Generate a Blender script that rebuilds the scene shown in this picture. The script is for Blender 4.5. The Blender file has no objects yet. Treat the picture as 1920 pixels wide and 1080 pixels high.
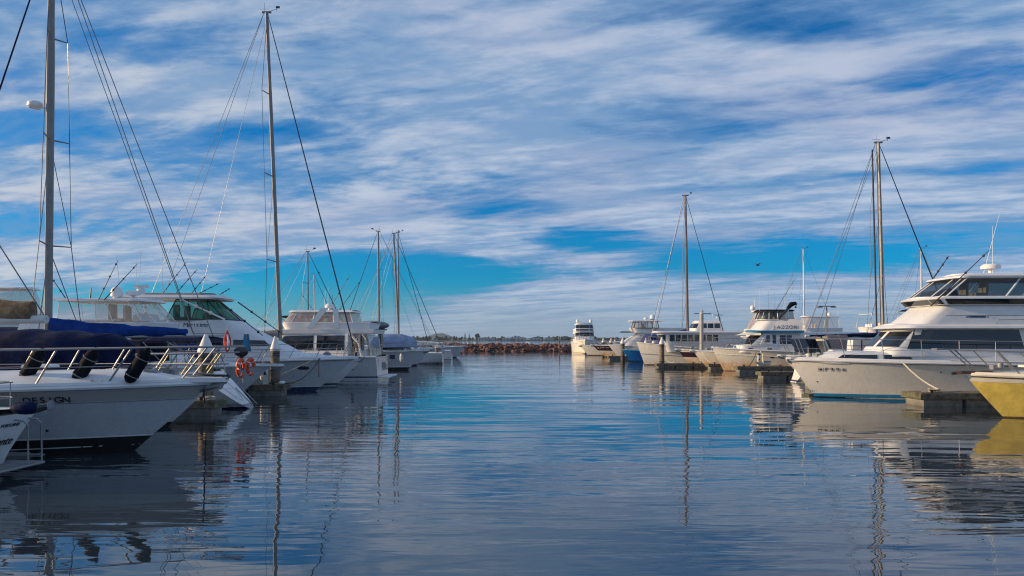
import bpy, math, random
from mathutils import Vector, Matrix, noise
R = math.radians
PI = math.pi
random.seed(7)
S = bpy.context.scene
C = S.collection

# ------------------------------------------------------------------ camera
F, HZ, H = 1400.0, 637.0, 2.5          # focal length / horizon row in photo pixels, eye height
cam = bpy.data.cameras.new("camera")
cam.sensor_width = 36
cam.lens = 36 * F / 1920
cam.shift_y = (HZ - 540) / 1920
cam.clip_start = .1
cam.clip_end = 30000
co = bpy.data.objects.new("camera", cam)
C.objects.link(co)
co.location = (0, 0, H)
co.rotation_euler = (R(90), 0, 0)
S.camera = co

# ------------------------------------------------------------------ light
SUN_EL, SUN_AZ = 15.0, -90.0           # azimuth measured from +Y (view direction) towards +X
S.view_settings.view_transform = 'Standard'
S.view_settings.look = 'None'
S.view_settings.exposure = 0.12
S.view_settings.gamma = 1
S.view_settings.use_curve_mapping = False
sun = bpy.data.lights.new("sun", 'SUN')
sun.energy = 5.0
sun.angle = R(.53)
sun.color = (1.0, .72, .42)
so = bpy.data.objects.new("sun", sun)
C.objects.link(so)
sd = Vector((math.sin(R(SUN_AZ)) * math.cos(R(SUN_EL)), math.cos(R(SUN_AZ)) * math.cos(R(SUN_EL)), math.sin(R(SUN_EL))))
so.rotation_euler = sd.to_track_quat('Z', 'Y').to_euler()
so.location = (0, 0, 40)

W = bpy.data.worlds.new("World")
S.world = W
W.use_nodes = True
nt = W.node_tree
nt.nodes.clear()


class NG:
    """small helper for writing node graphs"""
    def __init__(s, t):
        s.t = t

    def n(s, ty, **k):
        x = s.t.nodes.new(ty)
        for a, b in k.items():
            setattr(x, a, b)
        return x

    def put(s, sock, v):
        if hasattr(v, 'is_linked') or hasattr(v, 'links'):
            s.t.links.new(v, sock)
        else:
            sock.default_value = v

    def m(s, op, a, b=None, c=None, clamp=False):
        x = s.n('ShaderNodeMath', operation=op, use_clamp=clamp)
        s.put(x.inputs[0], a)
        if b is not None:
            s.put(x.inputs[1], b)
        if c is not None:
            s.put(x.inputs[2], c)
        return x.outputs[0]

    def mix(s, f, a, b, mode='MIX'):
        x = s.n('ShaderNodeMix', data_type='RGBA', blend_type=mode)
        s.put(x.inputs[0], f)
        s.put(x.inputs[6], a)
        s.put(x.inputs[7], b)
        return x.outputs[2]

    def noise(s, vec, sc, det=3, rough=.5, dist=0, out=0):
        x = s.n('ShaderNodeTexNoise')
        s.put(x.inputs['Vector'], vec)
        x.inputs['Scale'].default_value = sc
        x.inputs['Detail'].default_value = det
        x.inputs['Roughness'].default_value = rough
        x.inputs['Distortion'].default_value = dist
        return x.outputs[out]

    def map(s, vec, loc=(0, 0, 0), rot=(0, 0, 0), sc=(1, 1, 1)):
        x = s.n('ShaderNodeMapping')
        s.put(x.inputs[0], vec)
        x.inputs[1].default_value = loc
        x.inputs[2].default_value = rot
        x.inputs[3].default_value = sc
        return x.outputs[0]

    def ramp(s, v, a, b, to0=0.0, to1=1.0, smooth=True):
        x = s.n('ShaderNodeMapRange', interpolation_type='SMOOTHSTEP' if smooth else 'LINEAR')
        s.put(x.inputs[0], v)
        x.inputs[1].default_value = a
        x.inputs[2].default_value = b
        x.inputs[3].default_value = to0
        x.inputs[4].default_value = to1
        return x.outputs[0]


g = NG(nt)
sky = g.n('ShaderNodeTexSky', sky_type='NISHITA', sun_disc=False)
sky.sun_elevation = R(SUN_EL)
sky.sun_rotation = R(SUN_AZ)
sky.air_density = 1.0
sky.dust_density = .3
sky.ozone_density = 3.0
hsv = g.n('ShaderNodeHueSaturation')
hsv.inputs['Saturation'].default_value = 1.15
hsv.inputs['Value'].default_value = .80
nt.links.new(g.mix(1.0, sky.outputs[0], (.20, .90, 1.46, 1), 'MULTIPLY'), hsv.inputs['Color'])
tc = g.n('ShaderNodeTexCoord')
sep = g.n('ShaderNodeSeparateXYZ')
nt.links.new(tc.outputs['Generated'], sep.inputs[0])
dx, dy, dz = sep.outputs
dzp = g.m('ADD', g.m('MAXIMUM', dz, 0.0), .07)
cmb = g.n('ShaderNodeCombineXYZ')
g.put(cmb.inputs[0], g.m('DIVIDE', dx, dzp))
g.put(cmb.inputs[1], g.m('DIVIDE', dy, dzp))
plane = cmb.outputs[0]
# big sheets of cloud, drawn out into bands, with ripples and wisps in them
warp = g.n('ShaderNodeVectorMath', operation='MULTIPLY_ADD')
g.put(warp.inputs[0], g.noise(plane, .55, 3, .5, out=1))
warp.inputs[1].default_value = (1.1, .8, 0)
g.put(warp.inputs[2], plane)
wp = warp.outputs[0]
TH = R(30)
big = g.noise(g.map(g.map(wp, rot=(0, 0, TH)), (3.1, 1.7, 0), sc=(.20, .62, 1)), 1.0, 2, .5)
band = g.noise(g.map(g.map(wp, rot=(0, 0, TH)), (7.3, 4.1, 0), sc=(.55, 1.8, 1)), 1.0, 4, .55, .2)
fine = g.noise(g.map(g.map(wp, rot=(0, 0, R(24))), (1.3, 9.1, 0), sc=(2.0, 4.8, 1)), 1.0, 7, .6, .25)
puff = g.noise(g.map(g.map(plane, rot=(0, 0, R(10))), (5.3, 2.1, 0), sc=(5.5, 9.5, 1)), 1.0, 5, .6, .2)
under = g.noise(g.map(g.map(wp, rot=(0, 0, TH)), (2.3, 6.6, 0), sc=(.9, 2.6, 1)), 1.0, 4, .55, .2)
# openings in the cloud layer: (px, py, half width, half height, depth) seen from the quay
az = g.m('DIVIDE', dx, g.m('MAXIMUM', dy, .05))
el = g.m('DIVIDE', dz, g.m('MAXIMUM', dy, .05))
hole = None
wob = g.noise(g.map(tc.outputs['Generated'], rot=(0, R(6), 0), sc=(4.5, 4.5, 17)), 1.0, 7, .62, .6)
wobble = g.m('MULTIPLY', g.m('SUBTRACT', wob, .5), 5.0)
front = g.ramp(dy, .0, .2)
for px, py, hw, hh, dep in ((720, 508, 300, 38, .42), (1100, 440, 130, 30, .36), (560, 560, 420, 42, .30), (1460, 492, 300, 26, .26),
                            (1850, 130, 230, 60, .17), (330, 90, 170, 40, .10), (1540, 470, 330, 34, .14),
                            (520, 250, 130, 20, .12), (1250, 240, 200, 25, .12), (1900, 330, 160, 30, .14), (70, 230, 120, 25, .14),
                            (1500, 60, 160, 50, .10), (900, 395, 160, 18, .12),
                            (380, 470, 420, 60, -.10), (300, 180, 260, 45, -.16), (1000, 100, 330, 80, -.14), (1450, 110, 260, 40, -.12), (620, 400, 300, 50, -.16),
                            (1000, 290, 420, 70, -.14), (1130, 585, 360, 60, -.34), (1500, 575, 500, 40, -.22), (1650, 260, 300, 60, -.10), (150, 350, 260, 60, -.12)):
    a = g.m('MULTIPLY', g.m('SUBTRACT', az, (px - 960) / F), F / hw)
    e = g.m('MULTIPLY', g.m('SUBTRACT', el, (HZ - py) / F), F / hh)
    rr = g.m('ADD', g.m('MULTIPLY', a, a), g.m('MULTIPLY', e, e))
    rr = g.m('ADD', rr, wobble)
    k = g.m('MULTIPLY', g.ramp(rr, -.3, 1.9, 1, 0), dep)
    hole = k if hole is None else g.m('ADD', hole, k)
hole = g.m('MULTIPLY', hole, front)
cov = g.m('ADD', g.m('MULTIPLY', big, .48), g.m('MULTIPLY', band, .52))
cov = g.m('ADD', cov, g.m('MULTIPLY', fine, .30))
cov = g.m('ADD', cov, g.m('MULTIPLY', puff, .20))
cov = g.m('SUBTRACT', g.m('SUBTRACT', cov, hole), .03)
veil = g.m('MULTIPLY', g.ramp(g.m('ADD', fine, g.m('MULTIPLY', hole, -.9)), .30, .60), .58)
cloud = g.m('MAXIMUM', g.ramp(cov, .515, .75), veil)
# low haze just above the horizon
hz = g.m('MULTIPLY', g.ramp(dz, .0, .085, 1, 0), .75)
hz = g.m('MULTIPLY', hz, g.ramp(g.m('ADD', az, g.m('MULTIPLY', wobble, .15)), -.45, .15, .62, 1.0))
thick = g.ramp(cov, .62, .86)
relief = g.ramp(g.m('ADD', g.m('MULTIPLY', under, .7), g.m('MULTIPLY', puff, .3)), .38, .62)
light = g.m('MULTIPLY', thick, g.m('MULTIPLY_ADD', relief, .85, .15))
ccol = g.mix(light, (1.55, 3.0, 5.2, 1), (4.8, 5.5, 6.8, 1))
warm = g.ramp(g.noise(g.map(plane, (2, 5, 0), sc=(.5, .9, 1)), 1.0, 2), .46, .66)
ccol = g.mix(g.m('MULTIPLY', warm, .4), ccol, (4.3, 4.4, 5.8, 1))
side = g.ramp(az, -.85, .1, 1, 0)       # cloud nearer the low sun is brighter and creamier
ccol = g.mix(g.m('MULTIPLY', side, g.m('MULTIPLY', light, .6)), ccol, (6.2, 6.2, 6.1, 1))
base = g.mix(g.m('MULTIPLY', cloud, .92), hsv.outputs[0], ccol)
base = g.mix(hz, base, (2.4, 3.4, 4.4, 1))
bg = g.n('ShaderNodeBackground')
g.put(bg.inputs[0], base)
bg.inputs[1].default_value = .1
wo = g.n('ShaderNodeOutputWorld')
nt.links.new(bg.outputs[0], wo.inputs[0])
W.cycles.sampling_method = 'MANUAL'
W.cycles.sample_map_resolution = 1024
S.cycles.max_bounces = 8
S.cycles.transparent_max_bounces = 24
S.cycles.volume_bounces = 0
S.cycles.filter_width = 1.15
S.cycles.blur_glossy = .25


# ------------------------------------------------------------------ materials
MATS = {}


def mat(name, col, rough=.5, metal=0.0, var=.12, scale=3.0, bump=0.0, bscale=30.0, coat=0.0, grime=0.0, gcol=(.16, .11, .06), gz=(0., .5), spec=.5, streak=False):
    """Principled material: tone variation, fine relief, optional grime that gathers near a local height band"""
    if name in MATS:
        return MATS[name]
    m = bpy.data.materials.new(name)
    m.use_nodes = True
    t = m.node_tree
    q = NG(t)
    p = t.nodes['Principled BSDF']
    oc = q.n('ShaderNodeTexCoord').outputs['Object']
    c = tuple(col) + (1,)
    dk = tuple(x * (1 - var * 2) for x in col) + (1,)
    nz = q.noise(oc, scale, 4, .6)
    v = q.mix(q.ramp(nz, .3, .7), dk, c)
    if streak:
        st = q.noise(q.map(oc, sc=(9, 9, .8)), 1.0, 4, .6)
        v = q.mix(q.m('MULTIPLY', q.ramp(st, .5, .75), .25), v, tuple(x * .55 for x in col) + (1,))
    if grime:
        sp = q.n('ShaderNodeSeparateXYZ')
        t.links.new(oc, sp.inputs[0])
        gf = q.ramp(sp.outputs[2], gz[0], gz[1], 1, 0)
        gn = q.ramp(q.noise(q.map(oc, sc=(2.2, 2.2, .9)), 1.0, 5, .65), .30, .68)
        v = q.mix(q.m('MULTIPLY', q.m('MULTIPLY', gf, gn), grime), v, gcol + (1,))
    q.put(p.inputs['Base Color'], v)
    rn = q.ramp(q.noise(oc, scale * 2.7, 3), .3, .7, rough * .85, min(1, rough * 1.2))
    q.put(p.inputs['Roughness'], rn)
    p.inputs['Metallic'].default_value = metal
    p.inputs['Specular IOR Level'].default_value = spec
    p.inputs['Coat Weight'].default_value = coat
    p.inputs['Coat Roughness'].default_value = .08
    if bump:
        b = q.n('ShaderNodeBump')
        b.inputs['Strength'].default_value = bump
        b.inputs['Distance'].default_value = .02
        q.put(b.inputs['Height'], q.noise(oc, bscale, 5, .6))
        t.links.new(b.outputs[0], p.inputs['Normal'])
    MATS[name] = m
    return m


def glassy(name, col, alpha, rough=.04, tint=(1, 1, 1)):
    """sheet glass or clear vinyl: part of the light goes straight through"""
    if name in MATS:
        return MATS[name]
    m = bpy.data.materials.new(name)
    m.use_nodes = True
    t = m.node_tree
    q = NG(t)
    p = t.nodes['Principled BSDF']
    p.inputs['Base Color'].default_value = tuple(col) + (1,)
    p.inputs['Roughness'].default_value = rough
    oc = q.n('ShaderNodeTexCoord').outputs['Object']
    b = q.n('ShaderNodeBump')
    b.inputs['Strength'].default_value = .15
    b.inputs['Distance'].default_value = .02
    q.put(b.inputs['Height'], q.noise(oc, 3.0, 3))
    t.links.new(b.outputs[0], p.inputs['Normal'])
    tr = q.n('ShaderNodeBsdfTransparent')
    tr.inputs[0].default_value = tuple(tint) + (1,)
    mx = q.n('ShaderNodeMixShader')
    mx.inputs[0].default_value = alpha
    t.links.new(tr.outputs[0], mx.inputs[1])
    t.links.new(p.outputs[0], mx.inputs[2])
    t.links.new(mx.outputs[0], t.nodes['Material Output'].inputs[0])
    MATS[name] = m
    return m


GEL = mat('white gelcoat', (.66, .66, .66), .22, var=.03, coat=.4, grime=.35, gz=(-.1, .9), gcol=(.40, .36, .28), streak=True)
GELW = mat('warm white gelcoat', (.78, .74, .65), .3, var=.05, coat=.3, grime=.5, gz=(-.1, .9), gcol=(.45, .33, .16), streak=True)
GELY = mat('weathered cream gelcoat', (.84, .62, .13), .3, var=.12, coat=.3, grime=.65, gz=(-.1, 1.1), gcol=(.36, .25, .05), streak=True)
GELO = mat('gelcoat orange at waterline', (.78, .73, .62), .32, var=.05, coat=.3, grime=1.0, gz=(.25, 1.15), gcol=(.62, .30, .05), streak=True)  # colour turns orange in patches towards the waterline
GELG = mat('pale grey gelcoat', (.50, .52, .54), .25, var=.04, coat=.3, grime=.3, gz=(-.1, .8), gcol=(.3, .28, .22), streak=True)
GELM = mat('taupe hull reflection', (.40, .37, .35), .22, var=.03, coat=.4)  # warm reflection on the upper hull, put into the colour
TOP = mat('white deck gelcoat', (.70, .70, .70), .38, var=.05, scale=2.0, bump=.05, bscale=60)
CREAM = mat('cream gelcoat', (.78, .72, .58), .4, var=.06)
BLK = mat('black antifouling', (.012, .013, .016), .45, var=.3)
NAVY = mat('navy paint', (.015, .03, .10), .25, var=.1, coat=.4)
BLUEB = mat('blue boot stripe', (.02, .22, .42), .35, var=.1)
BLUEH = mat('bright blue hull paint', (.015, .20, .55), .3, var=.08, coat=.3)
BURG = mat('burgundy hull paint', (.05, .018, .035), .2, var=.1, coat=.5)
RUB = mat('grey rubber fender strip', (.10, .10, .11), .5)
STEEL = mat('stainless steel', (.30, .30, .31), .5, metal=.5, var=.05)
STEELY = mat('tarnished stainless steel', (.46, .38, .18), .5, metal=.4, var=.12)
ALU = mat('grey mast aluminium', (.25, .24, .23), .5, metal=.1, var=.1, scale=1.5)
ALUW = mat('white painted mast', (.66, .64, .62), .4, var=.06)
DARKM = mat('dark anodised metal', (.05, .052, .06), .4, metal=.4)
WIRE = mat('rigging wire', (.13, .13, .14), .4, metal=.6)
GLASS = mat('dark cabin glass', (.010, .014, .022), .05, var=.2, spec=.8)
GLASSG = glassy('green tinted glass', (.02, .09, .07), .62, .04, (.45, .8, .7))
TINT = glassy('smoked window glass', (.02, .03, .04), .45, .04, (.62, .66, .68))
VINYL = glassy('clear vinyl', (.62, .56, .52), .30, .12, (.95, .93, .92))
VINYLP = glassy('aged clear vinyl', (.55, .44, .42), .42, .18, (.9, .84, .84))
NAVYC = mat('navy canvas', (.008, .016, .06), .85, var=.25, scale=2.5, bump=.5, bscale=7, spec=.12)
BLUEC = mat('royal blue canvas', (.008, .05, .26), .8, var=.2, scale=2.5, bump=.5, bscale=7, spec=.12)
PALEC = mat('pale blue grey canvas', (.30, .36, .50), .8, var=.12, scale=1.5, bump=.4, bscale=5, spec=.12)
TANC = mat('sun faded tan canvas', (.30, .21, .13), .9, var=.3, scale=4, bump=1.0, bscale=9, spec=.12)
GREYC = mat('grey canvas', (.24, .25, .27), .85, var=.15, bump=.4, bscale=8, spec=.12)
BLKC = mat('black canvas', (.009, .010, .016), .8, var=.2, bump=.4, bscale=8, spec=.12)
BURC = mat('burgundy canvas', (.10, .02, .03), .8, var=.2, bump=.4, bscale=8, spec=.12)
RED = mat('orange life buoy foam', (.75, .085, .02), .5, var=.08)
REDF = mat('red flag cloth', (.55, .06, .06), .8, var=.1)
WHT = mat('white plastic', (.78, .78, .76), .35, var=.04)
TEAK = mat('teak', (.26, .15, .08), .6, var=.3, scale=6)
BROWN = mat('varnished brown wood', (.16, .09, .05), .35, var=.3, scale=6)
ROPE = mat('white mooring rope', (.55, .50, .40), .85, var=.2, scale=20, bump=.6, bscale=60)
ROPED = mat('dark mooring rope', (.03, .035, .05), .85, var=.2)
TIMB = mat('weathered dock timber', (.20, .165, .12), .8, var=.35, scale=5, bump=.8, bscale=14)
TIMBM = mat('mossy dock timber', (.15, .15, .08), .8, var=.35, scale=5, bump=.8, bscale=14)
CONC = mat('float concrete', (.26, .25, .23), .8, var=.2, bump=.5, bscale=12, grime=.8, gz=(-.05, .3), gcol=(.05, .055, .03))
PILE = mat('pile timber', (.21, .16, .115), .8, var=.3, scale=4, bump=.7, bscale=12, grime=.9, gz=(.2, .9), gcol=(.03, .03, .02))
PILEG = mat('grey steel pile', (.42, .41, .40), .5, var=.15, grime=.8, gz=(.2, 1.0), gcol=(.05, .05, .03))
CAPW = mat('white pile cap', (.74, .72, .68), .4, var=.06)
INK = mat('black lettering', (.012, .012, .014), .5, var=.05)
INKB = mat('dark blue lettering', (.015, .03, .09), .5, var=.05)
INKW = mat('white lettering', (.7, .68, .68), .5, var=.05)
IVORY = mat('ivory upholstery', (.62, .55, .42), .6, var=.1)
SKINC = mat('engine cowl black', (.015, .016, .02), .3, coat=.3)
SOLAR = mat('solar panel cells', (.012, .018, .04), .12, var=.1)
GOLD = mat('brass', (.6, .42, .15), .35, metal=.9)


# ------------------------------------------------------------------ mesh helpers
class MB:
    def __init__(s):
        s.v, s.f = [], []

    def add(s, vs, fs):
        o = len(s.v)
        s.v += [tuple(a) for a in vs]
        s.f += [tuple(i + o for i in f) for f in fs]
        return s

    def grid(s, rows, flip=False, closed=False):
        n, m = len(rows), len(rows[0])
        vs = [p for r in rows for p in r]
        fs = []
        for i in range(n - 1):
            for j in range(m if closed else m - 1):
                a, b, c, d = i * m + j, i * m + (j + 1) % m, (i + 1) * m + (j + 1) % m, (i + 1) * m + j
                fs.append((a, d, c, b) if flip else (a, b, c, d))
        return s.add(vs, fs)

    def box(s, c, d, rz=0, ry=0, taper=1.0):
        vs = []
        for z in (-1, 1):
            k = taper if z > 0 else 1
            for x, y in ((-1, -1), (1, -1), (1, 1), (-1, 1)):
                p = Vector((x * d[0] / 2 * k, y * d[1] / 2 * k, z * d[2] / 2))
                if ry:
                    p = Vector((p.x * math.cos(ry) + p.z * math.sin(ry), p.y, -p.x * math.sin(ry) + p.z * math.cos(ry)))
                if rz:
                    p = Vector((p.x * math.cos(rz) - p.y * math.sin(rz), p.x * math.sin(rz) + p.y * math.cos(rz), p.z))
                vs.append(p + Vector(c))
        return s.add(vs, [(0, 3, 2, 1), (4, 5, 6, 7), (0, 1, 5, 4), (1, 2, 6, 5), (2, 3, 7, 6), (3, 0, 4, 7)])

    def tube(s, pts, r, n=6, closed=False, flat=1.0):
        pts = [Vector(p) for p in pts]
        rs = r if isinstance(r, (list, tuple)) else [r] * len(pts)
        rows = []
        m = len(pts)
        up = Vector((0, 0, 1))
        for i, p in enumerate(pts):
            if closed:
                t = pts[(i + 1) % m] - pts[i - 1]
            else:
                t = pts[min(i + 1, m - 1)] - pts[max(i - 1, 0)]
            if t.length < 1e-9:
                t = Vector((0, 0, 1))
            t.normalize()
            a = t.cross(up)
            if a.length < .05:
                a = t.cross(Vector((0, 1, 0)))
            a.normalize()
            b = a.cross(t)
            rows.append([p + (a * math.cos(2 * PI * k / n) * flat + b * math.sin(2 * PI * k / n)) * rs[i] for k in range(n)])
        if closed:
            rows.append(rows[0])
        s.grid(rows, closed=True)
        if not closed:
            o = len(s.v)
            s.f.append(tuple(range(o - m * n, o - m * n + n)))
            s.f.append(tuple(reversed(range(o - n, o))))
        return s

    def lathe(s, prof, c=(0, 0, 0), n=14, axis='z'):
        rows = []
        for r, z in prof:
            row = []
            for k in range(n):
                a = 2 * PI * k / n
                x, y = r * math.cos(a), r * math.sin(a)
                p = (x, y, z) if axis == 'z' else ((z, x, y) if axis == 'x' else (x, z, y))
                row.append(Vector(p) + Vector(c))
            rows.append(row)
        return s.grid(rows, closed=True, flip=False)

    def blob(s, c, d, n=8, m=6, jit=0.0, seed=0):
        rows = []
        rnd = random.Random(seed)
        for i in range(m + 1):
            th = PI * i / m
            row = []
            for k in range(n):
                a = 2 * PI * k / n
                j = 1 + (rnd.random() - .5) * jit
                row.append(Vector((math.sin(th) * math.cos(a) * d[0] * j, math.sin(th) * math.sin(a) * d[1] * j, -math.cos(th) * d[2] * j)) + Vector(c))
            rows.append(row)
        return s.grid(rows, closed=True)

    def prism(s, poly, y0, y1):
        """poly in (x, z), extruded along y"""
        n = len(poly)
        vs = [(x, y0, z) for x, z in poly] + [(x, y1, z) for x, z in poly]
        fs = [tuple(range(n)), tuple(reversed(range(n, 2 * n)))]
        for i in range(n):
            j = (i + 1) % n
            fs.append((i, i + n, j + n, j))
        return s.add(vs, fs)

    def mesh(s, name, m, smooth=True, ang=38):
        me = bpy.data.meshes.new(name)
        me.from_pydata(s.v, [], s.f)
        me.validate()
        if smooth:
            me.polygons.foreach_set('use_smooth', [True] * len(me.polygons))
            try:
                me.set_sharp_from_angle(angle=R(ang))
            except Exception:
                pass
        if m is not None:
            me.materials.append(m)
        me.update()
        return me


def obj(name, mb, m, parent=None, smooth=True, label=None, cat=None, group=None, kind=None, ang=38):
    me = mb if isinstance(mb, bpy.types.Mesh) else mb.mesh(name, m, smooth, ang)
    o = bpy.data.objects.new(name, me)
    C.objects.link(o)
    if parent:
        o.parent = parent
    tag(o, label, cat, group, kind)
    return o


def tag(o, label=None, cat=None, group=None, kind=None):
    if label:
        o['label'] = label
    if cat:
        o['category'] = cat
    if group:
        o['group'] = group
    if kind:
        o['kind'] = kind
    return o


def thing(name, label, cat, loc=(0, 0, 0), rz=0, group=None):
    o = bpy.data.objects.new(name, None)
    C.objects.link(o)
    o.empty_display_size = .3
    o.location = loc
    o.rotation_euler = (0, 0, rz)
    tag(o, label, cat, group)
    return o


def copy_thing(root, loc, rz, label, group):
    r = root.copy()
    C.objects.link(r)
    r.location = loc
    r.rotation_euler = (0, 0, rz)
    r['label'] = label
    r['group'] = group
    for ch in list(root.children):
        c = ch.copy()
        C.objects.link(c)
        c.parent = r
        for gch in ch.children:
            d = gch.copy()
            C.objects.link(d)
            d.parent = c
    return r


def text_mesh(name, s, size, m, parent, loc, rot, ext=.004, shear=0, label=None):
    cu = bpy.data.curves.new(name, 'FONT')
    cu.body = s
    cu.size = size
    cu.extrude = ext
    cu.shear = shear
    cu.align_x = 'CENTER'
    cu.align_y = 'CENTER'
    tmp = bpy.data.objects.new(name, cu)
    C.objects.link(tmp)
    dg = bpy.context.evaluated_depsgraph_get()
    me = bpy.data.meshes.new_from_object(tmp.evaluated_get(dg))
    bpy.data.objects.remove(tmp)
    me.materials.clear()
    me.materials.append(m)
    o = bpy.data.objects.new(name, me)
    C.objects.link(o)
    o.parent = parent
    o.location = loc
    o.rotation_euler = rot
    if label:
        o['label'] = label
    return o


def letters(name, s_, size, m, parent, fn, x, z, dx, sg, tilt=None, off=.02):
    """lettering laid glyph by glyph on a hull or cabin side; sg = side (-1 starboard, +1 port)"""
    n = len(s_)
    for i, ch in enumerate(s_):
        xx = x + (i - (n - 1) / 2) * dx * (1 if sg < 0 else -1)
        p = fn(xx, z)
        t1 = (fn(xx + .02, z) - fn(xx - .02, z)).normalized()
        t2 = (fn(xx, z + .03) - fn(xx, z - .03)).normalized()
        ex = t1 if sg < 0 else -t1
        ez = ex.cross(t2).normalized()
        ey = ez.cross(ex)
        rot = Matrix((ex, ey, ez)).transposed().to_euler()
        text_mesh(name, ch, size, m, parent, p + ez * off, rot)


def PX(px, D):
    return (px - 960) / F * D


def sm(a):
    a = max(0., min(1., a))
    return a * a * (3 - 2 * a)


def patch(mb, fn, corners, nu=6, nv=3, off=.012, skirt=.02, toward=None):
    """thin raised panel lying on a surface; fn(a, b) -> point; corners in (a, b): bl, br, tr, tl"""
    (a0, b0), (a1, b1), (a2, b2), (a3, b3) = corners
    pts, nor = [], []
    for i in range(nv + 1):
        v = i / nv
        pr, nr = [], []
        for j in range(nu + 1):
            u = j / nu
            a = (a0 * (1 - u) + a1 * u) * (1 - v) + (a3 * (1 - u) + a2 * u) * v
            b = (b0 * (1 - u) + b1 * u) * (1 - v) + (b3 * (1 - u) + b2 * u) * v
            p = Vector(fn(a, b))
            d1 = Vector(fn(a + 1e-3, b)) - Vector(fn(a - 1e-3, b))
            d2 = Vector(fn(a, b + 1e-3)) - Vector(fn(a, b - 1e-3))
            n = d1.cross(d2)
            n = n.normalized() if n.length > 1e-12 else Vector((0, 0, 1))
            if toward is not None and n.dot(p - Vector(toward)) < 0:
                n = -n
            pr.append(p)
            nr.append(n)
        pts.append(pr)
        nor.append(nr)
    top = [[p + n * off for p, n in zip(a, b)] for a, b in zip(pts, nor)]
    mb.grid(top)
    ring = [(0, j) for j in range(nu + 1)] + [(i, nu) for i in range(1, nv + 1)] + [(nv, j) for j in range(nu - 1, -1, -1)] + [(i, 0) for i in range(nv - 1, 0, -1)]
    r1 = [top[i][j] for i, j in ring]
    r0 = [pts[i][j] + nor[i][j] * (off - skirt) for i, j in ring]
    mb.grid([r1, r0], closed=True)
    return mb


# ------------------------------------------------------------------ boat building
class House:
    """A cabin, coaming or roof lofted through plan outlines. level = (z, x_back, x_front, half width back, half width front, nose length, boxiness)"""
    def __init__(s, *levels):
        s.L = levels

    def lev(s, z):
        L = s.L
        if z <= L[0][0]:
            a, b, k = L[0], L[1], (z - L[0][0]) / (L[1][0] - L[0][0])
        elif z >= L[-1][0]:
            a, b, k = L[-2], L[-1], (z - L[-2][0]) / (L[-1][0] - L[-2][0])
        else:
            for i in range(len(L) - 1):
                if L[i][0] <= z <= L[i + 1][0]:
                    a, b = L[i], L[i + 1]
                    k = (z - a[0]) / (b[0] - a[0])
                    break
        return [p + (q - p) * k for p, q in zip(a, b)]

    def T(s, T, z):
        """T 0..2: starboard back corner -> centre front (1) -> port back corner"""
        _, xb, xf, wb, wf, r, e = s.lev(z)
        sgn = -1 if T <= 1 else 1
        t = T if T <= 1 else 2 - T
        xs = xf - r
        if t < .6:
            k = t / .6
            x = xb + (xs - xb) * k
            y = wb + (wf - wb) * k
        else:
            ph = (t - .6) / .4 * PI / 2
            x = xs + r * max(0., math.sin(ph)) ** e
            y = wf * max(0., math.cos(ph)) ** e
        return Vector((x, sgn * y, z))

    def side(s, sg):
        def fn(x, z):
            _, xb, xf, wb, wf, r, e = s.lev(z)
            xs = xf - r
            if x <= xs:
                k = (x - xb) / (xs - xb)
                y = wb + (wf - wb) * k
            else:
                q = min(1., (x - xs) / r) ** (1 / e)
                y = wf * max(0., 1 - q * q) ** (e / 2)
            return Vector((x, sg * y, z))
        return fn

    def mesh(s, crown=.06, nt=22, top=True, zs=None):
        mb = MB()
        Ts = [2 * i / (2 * nt) for i in range(2 * nt + 1)]
        rows = [[s.T(T, l[0]) for T in Ts] for l in s.L]
        mb.grid(rows)
        # stern face
        mb.grid([[r[0], r[-1]] for r in rows], flip=True)
        if top:
            z = s.L[-1][0]
            g_ = []
            for i in range(nt + 1):
                a, b = rows[-1][i], rows[-1][2 * nt - i]
                row = []
                for j in range(7):
                    f = j / 6
                    p = a.lerp(b, f)
                    p.z = z + crown * (1 - (2 * f - 1) ** 2) * min(1, abs(a.y) / .5)
                    row.append(p)
                g_.append(row)
            mb.grid(g_, flip=True)
        return mb


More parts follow.
